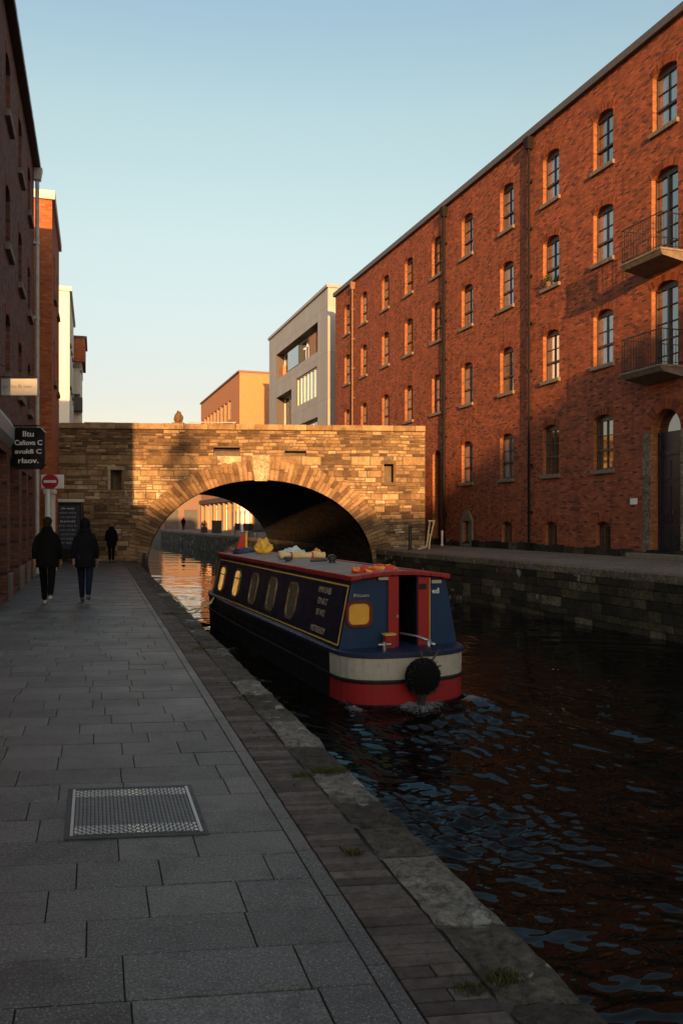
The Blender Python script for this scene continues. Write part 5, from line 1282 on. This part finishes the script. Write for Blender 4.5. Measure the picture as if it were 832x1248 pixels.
    if hood: skinmesh('hood', {}, [], e, coat, 2, .012, [('ell', (0, .0, 1.63), (.108, .118, .135)), ('ell', (0, -.02, 1.50), (.125, .1, .07)), ('ell', (0, -.04, 1.70), (.06, .07, .08))])
    else: skinmesh('hair', {}, [], e, hair, 2, .01, [('ell', (tx - hx * .012, .035 - hy * .014, 1.67), (.09, .106, .1)), ('ell', (tx - hx * .04, .03 - hy * .045, 1.61), (.076, .062, .09))])
    for nm in 'LR':
        a, t_ = J['an' + nm][0], J['to' + nm][0]
        skinmesh('shoe', {'a': ((a[0], a[1] - .03, a[2] - .035), .048), 'b': ((t_[0], t_[1] - .07, t_[2] + .012), .046), 'c': ((t_[0], t_[1] + .02, t_[2] + .008), .036)}, [('a', 'b'), ('b', 'c')], e, shoes, 2)
    return e
person((-.358 * 16.0, 16.0, .0), R(14), 1.72, 'person in a bulky black coat and white trainers walking beside the left wall', .27, CLK, CLK, CBR, False, SHW, .02, 1.08, .5, .13)
person((-.312 * 16.5, 16.5, .0), R(12), 1.70, 'person in a hooded dark jacket and blue jeans walking in the middle of the towpath', .2, CJ, GREYC, CBR, True, SHK, .04, 1.03, 0, .08)
person((-.280 * 32.6, 32.6, .0), R(10), 1.60, 'person in a dark coat with fair hair walking alone near the bridge', .1, CLK, CLK, BLOND, False, SHK, .05, 1.05)
x, y = bpt(223.5, 103); person((x, y, BZ), R(200), 1.72, 'tiny person in black on the far quay seen through the arch', .05, CLK, CLK, WHF, False, SHK, .05, 1.1)

# ------------------------------------------------------------------ unseen blocks added behind the camera to keep the low sun off the towpath
def backb(name, label, x0, x1, y, h, depth, gable=None):
    e = empty(name, (x1, y, -1.2), math.pi, label, 'building')      # front faces +y
    L_ = x1 - x0; ops = [dict(u0=1.5 + 3.2 * k, u1=2.7 + 3.2 * k, z0=z, z1=z + 2, rise=.15, d=.2, back=True) for k in range(int((L_ - 3) / 3.2)) for z in np.arange(2.2, h - 2.5, 3.4)]
    mb = MB(); facade(mb, L_, 0, h + 1.2, ops); shell(mb, L_, depth, 0, h + 1.2)
    mb.build('wall', [OLDRED, ROOFM], e)
    if gable:
        mb = MB(); H0 = h + 1.2; g = gable
        f0 = [(0, 0, H0), (L_, 0, H0), (L_ - g * .95, 0, H0 + g), (0, 0, H0 + g)]; f1 = [(x, depth, z) for x, _, z in f0]
        mb.face(f0); mb.face(f1[::-1])
        for i in range(4): j = (i + 1) % 4; mb.face([f0[j], f0[i], f1[i], f1[j]])
        mb.build('upper_shade_block', OLDRED, e)  # profile shaped so its shadow edge slopes along the warehouse wall
backb('unseen_sun_blocker', 'unseen brick block added behind the viewpoint to shade the towpath', -45, 16.2, -60, 12.95, 14)
backb('unseen_sun_blocker', 'taller unseen brick block added to shade the lower warehouse wall', 16.3, 45, -60, 12.95, 14, 5.2)

e = empty('street_tree', (.3, -20, 0), 0, 'slim tall tree on the towpath behind the viewpoint', 'tree')
BARK = plain('bark', (.08, .06, .045), .9, bump=.8)
mb = MB(); mb.tube([(0, 0, 0), (.05, 0, 3), (-.05, .05, 6.5), (.05, 0, 9.5), (0, 0, 11.6)], [.17, .14, .1, .06, .02], 8)
for k in range(16):
    z = 5 + k * .4; a = k * 2.4; mb.tube([(0, 0, z), (.5 * math.cos(a), .5 * math.sin(a), z + .4), (.95 * math.cos(a), .95 * math.sin(a), z + 1)], [.05, .03, .01], 5)
mb.build('trunk', BARK, e)
mb = MB()
for k in range(34):
    z = U(6.0, 11.8); a = U(0, 6.28); q = U(0, 1.0) * (1.5 if z < 10.5 else .9); leafclump(mb, (q * math.cos(a), q * math.sin(a), z), .42, 90, .065)
mb.build('crown', LEAF, e)

# ------------------------------------------------------------------ light, sky, camera
EL_ = 6.5; sunpos = Vector((.126, -1, 0)).normalized(); az = math.atan2(sunpos.x, sunpos.y)
w = bpy.data.worlds.new('World'); S.world = w; w.use_nodes = True; nt = w.node_tree
sky = nt.nodes.new('ShaderNodeTexSky'); sky.sky_type = 'NISHITA'; sky.sun_disc = False; sky.sun_elevation = R(EL_); sky.sun_rotation = az
sky.air_density = 1.0; sky.dust_density = 1.5; sky.ozone_density = 1.0
hs = nt.nodes.new('ShaderNodeHueSaturation'); hs.inputs['Saturation'].default_value = .72; nt.links.new(sky.outputs[0], hs.inputs['Color'])
tc = nt.nodes.new('ShaderNodeTexCoord'); sx_ = nt.nodes.new('ShaderNodeSeparateXYZ'); nt.links.new(tc.outputs['Generated'], sx_.inputs[0])
rp = nt.nodes.new('ShaderNodeValToRGB'); cr = rp.color_ramp
while len(cr.elements) < 6: cr.elements.new(.5)
for e_, (p_, c_) in zip(cr.elements, ((0, (.66, .53, .46)), (.145, (.69, .585, .57)), (.32, (.85, .83, .72)), (.44, (.86, .91, .80)), (.53, (.76, .87, .87)), (.9, (.95, 1.0, 1.0)))): e_.position = p_; e_.color = (*c_, 1)
nt.links.new(sx_.outputs[2], rp.inputs[0]); mx = nt.nodes.new('ShaderNodeMix'); mx.data_type = 'RGBA'; mx.blend_type = 'MULTIPLY'; mx.inputs[0].default_value = 1; nt.links.new(hs.outputs[0], mx.inputs[6]); nt.links.new(rp.outputs[0], mx.inputs[7])
bg = nt.nodes['Background']; nt.links.new(mx.outputs[2], bg.inputs[0]); bg.inputs[1].default_value = .15
sd = bpy.data.lights.new('sun', 'SUN'); sd.energy = 4.3; sd.angle = R(.55); sd.color = (1, .52, .19)
so = bpy.data.objects.new('sun', sd); link(so); dv = -(sunpos * math.cos(R(EL_)) + Vector((0, 0, math.sin(R(EL_))))); so.rotation_euler = dv.to_track_quat('-Z', 'Y').to_euler(); so.location = (0, -20, 30)
cam = bpy.data.cameras.new('camera'); co = bpy.data.objects.new('camera', cam); link(co); co.location = (0, 0, HC); co.rotation_euler = (R(90), 0, 0)
cam.sensor_fit = 'VERTICAL'; cam.sensor_height = 36; cam.sensor_width = 24; cam.lens = 1000 / 1248 * 36; cam.shift_y = 11 / 1248; cam.clip_end = 6000; cam.clip_start = .05
S.camera = co
S.view_settings.view_transform = 'Standard'; S.view_settings.look = 'None'; S.view_settings.exposure = 1.28; S.view_settings.gamma = 1
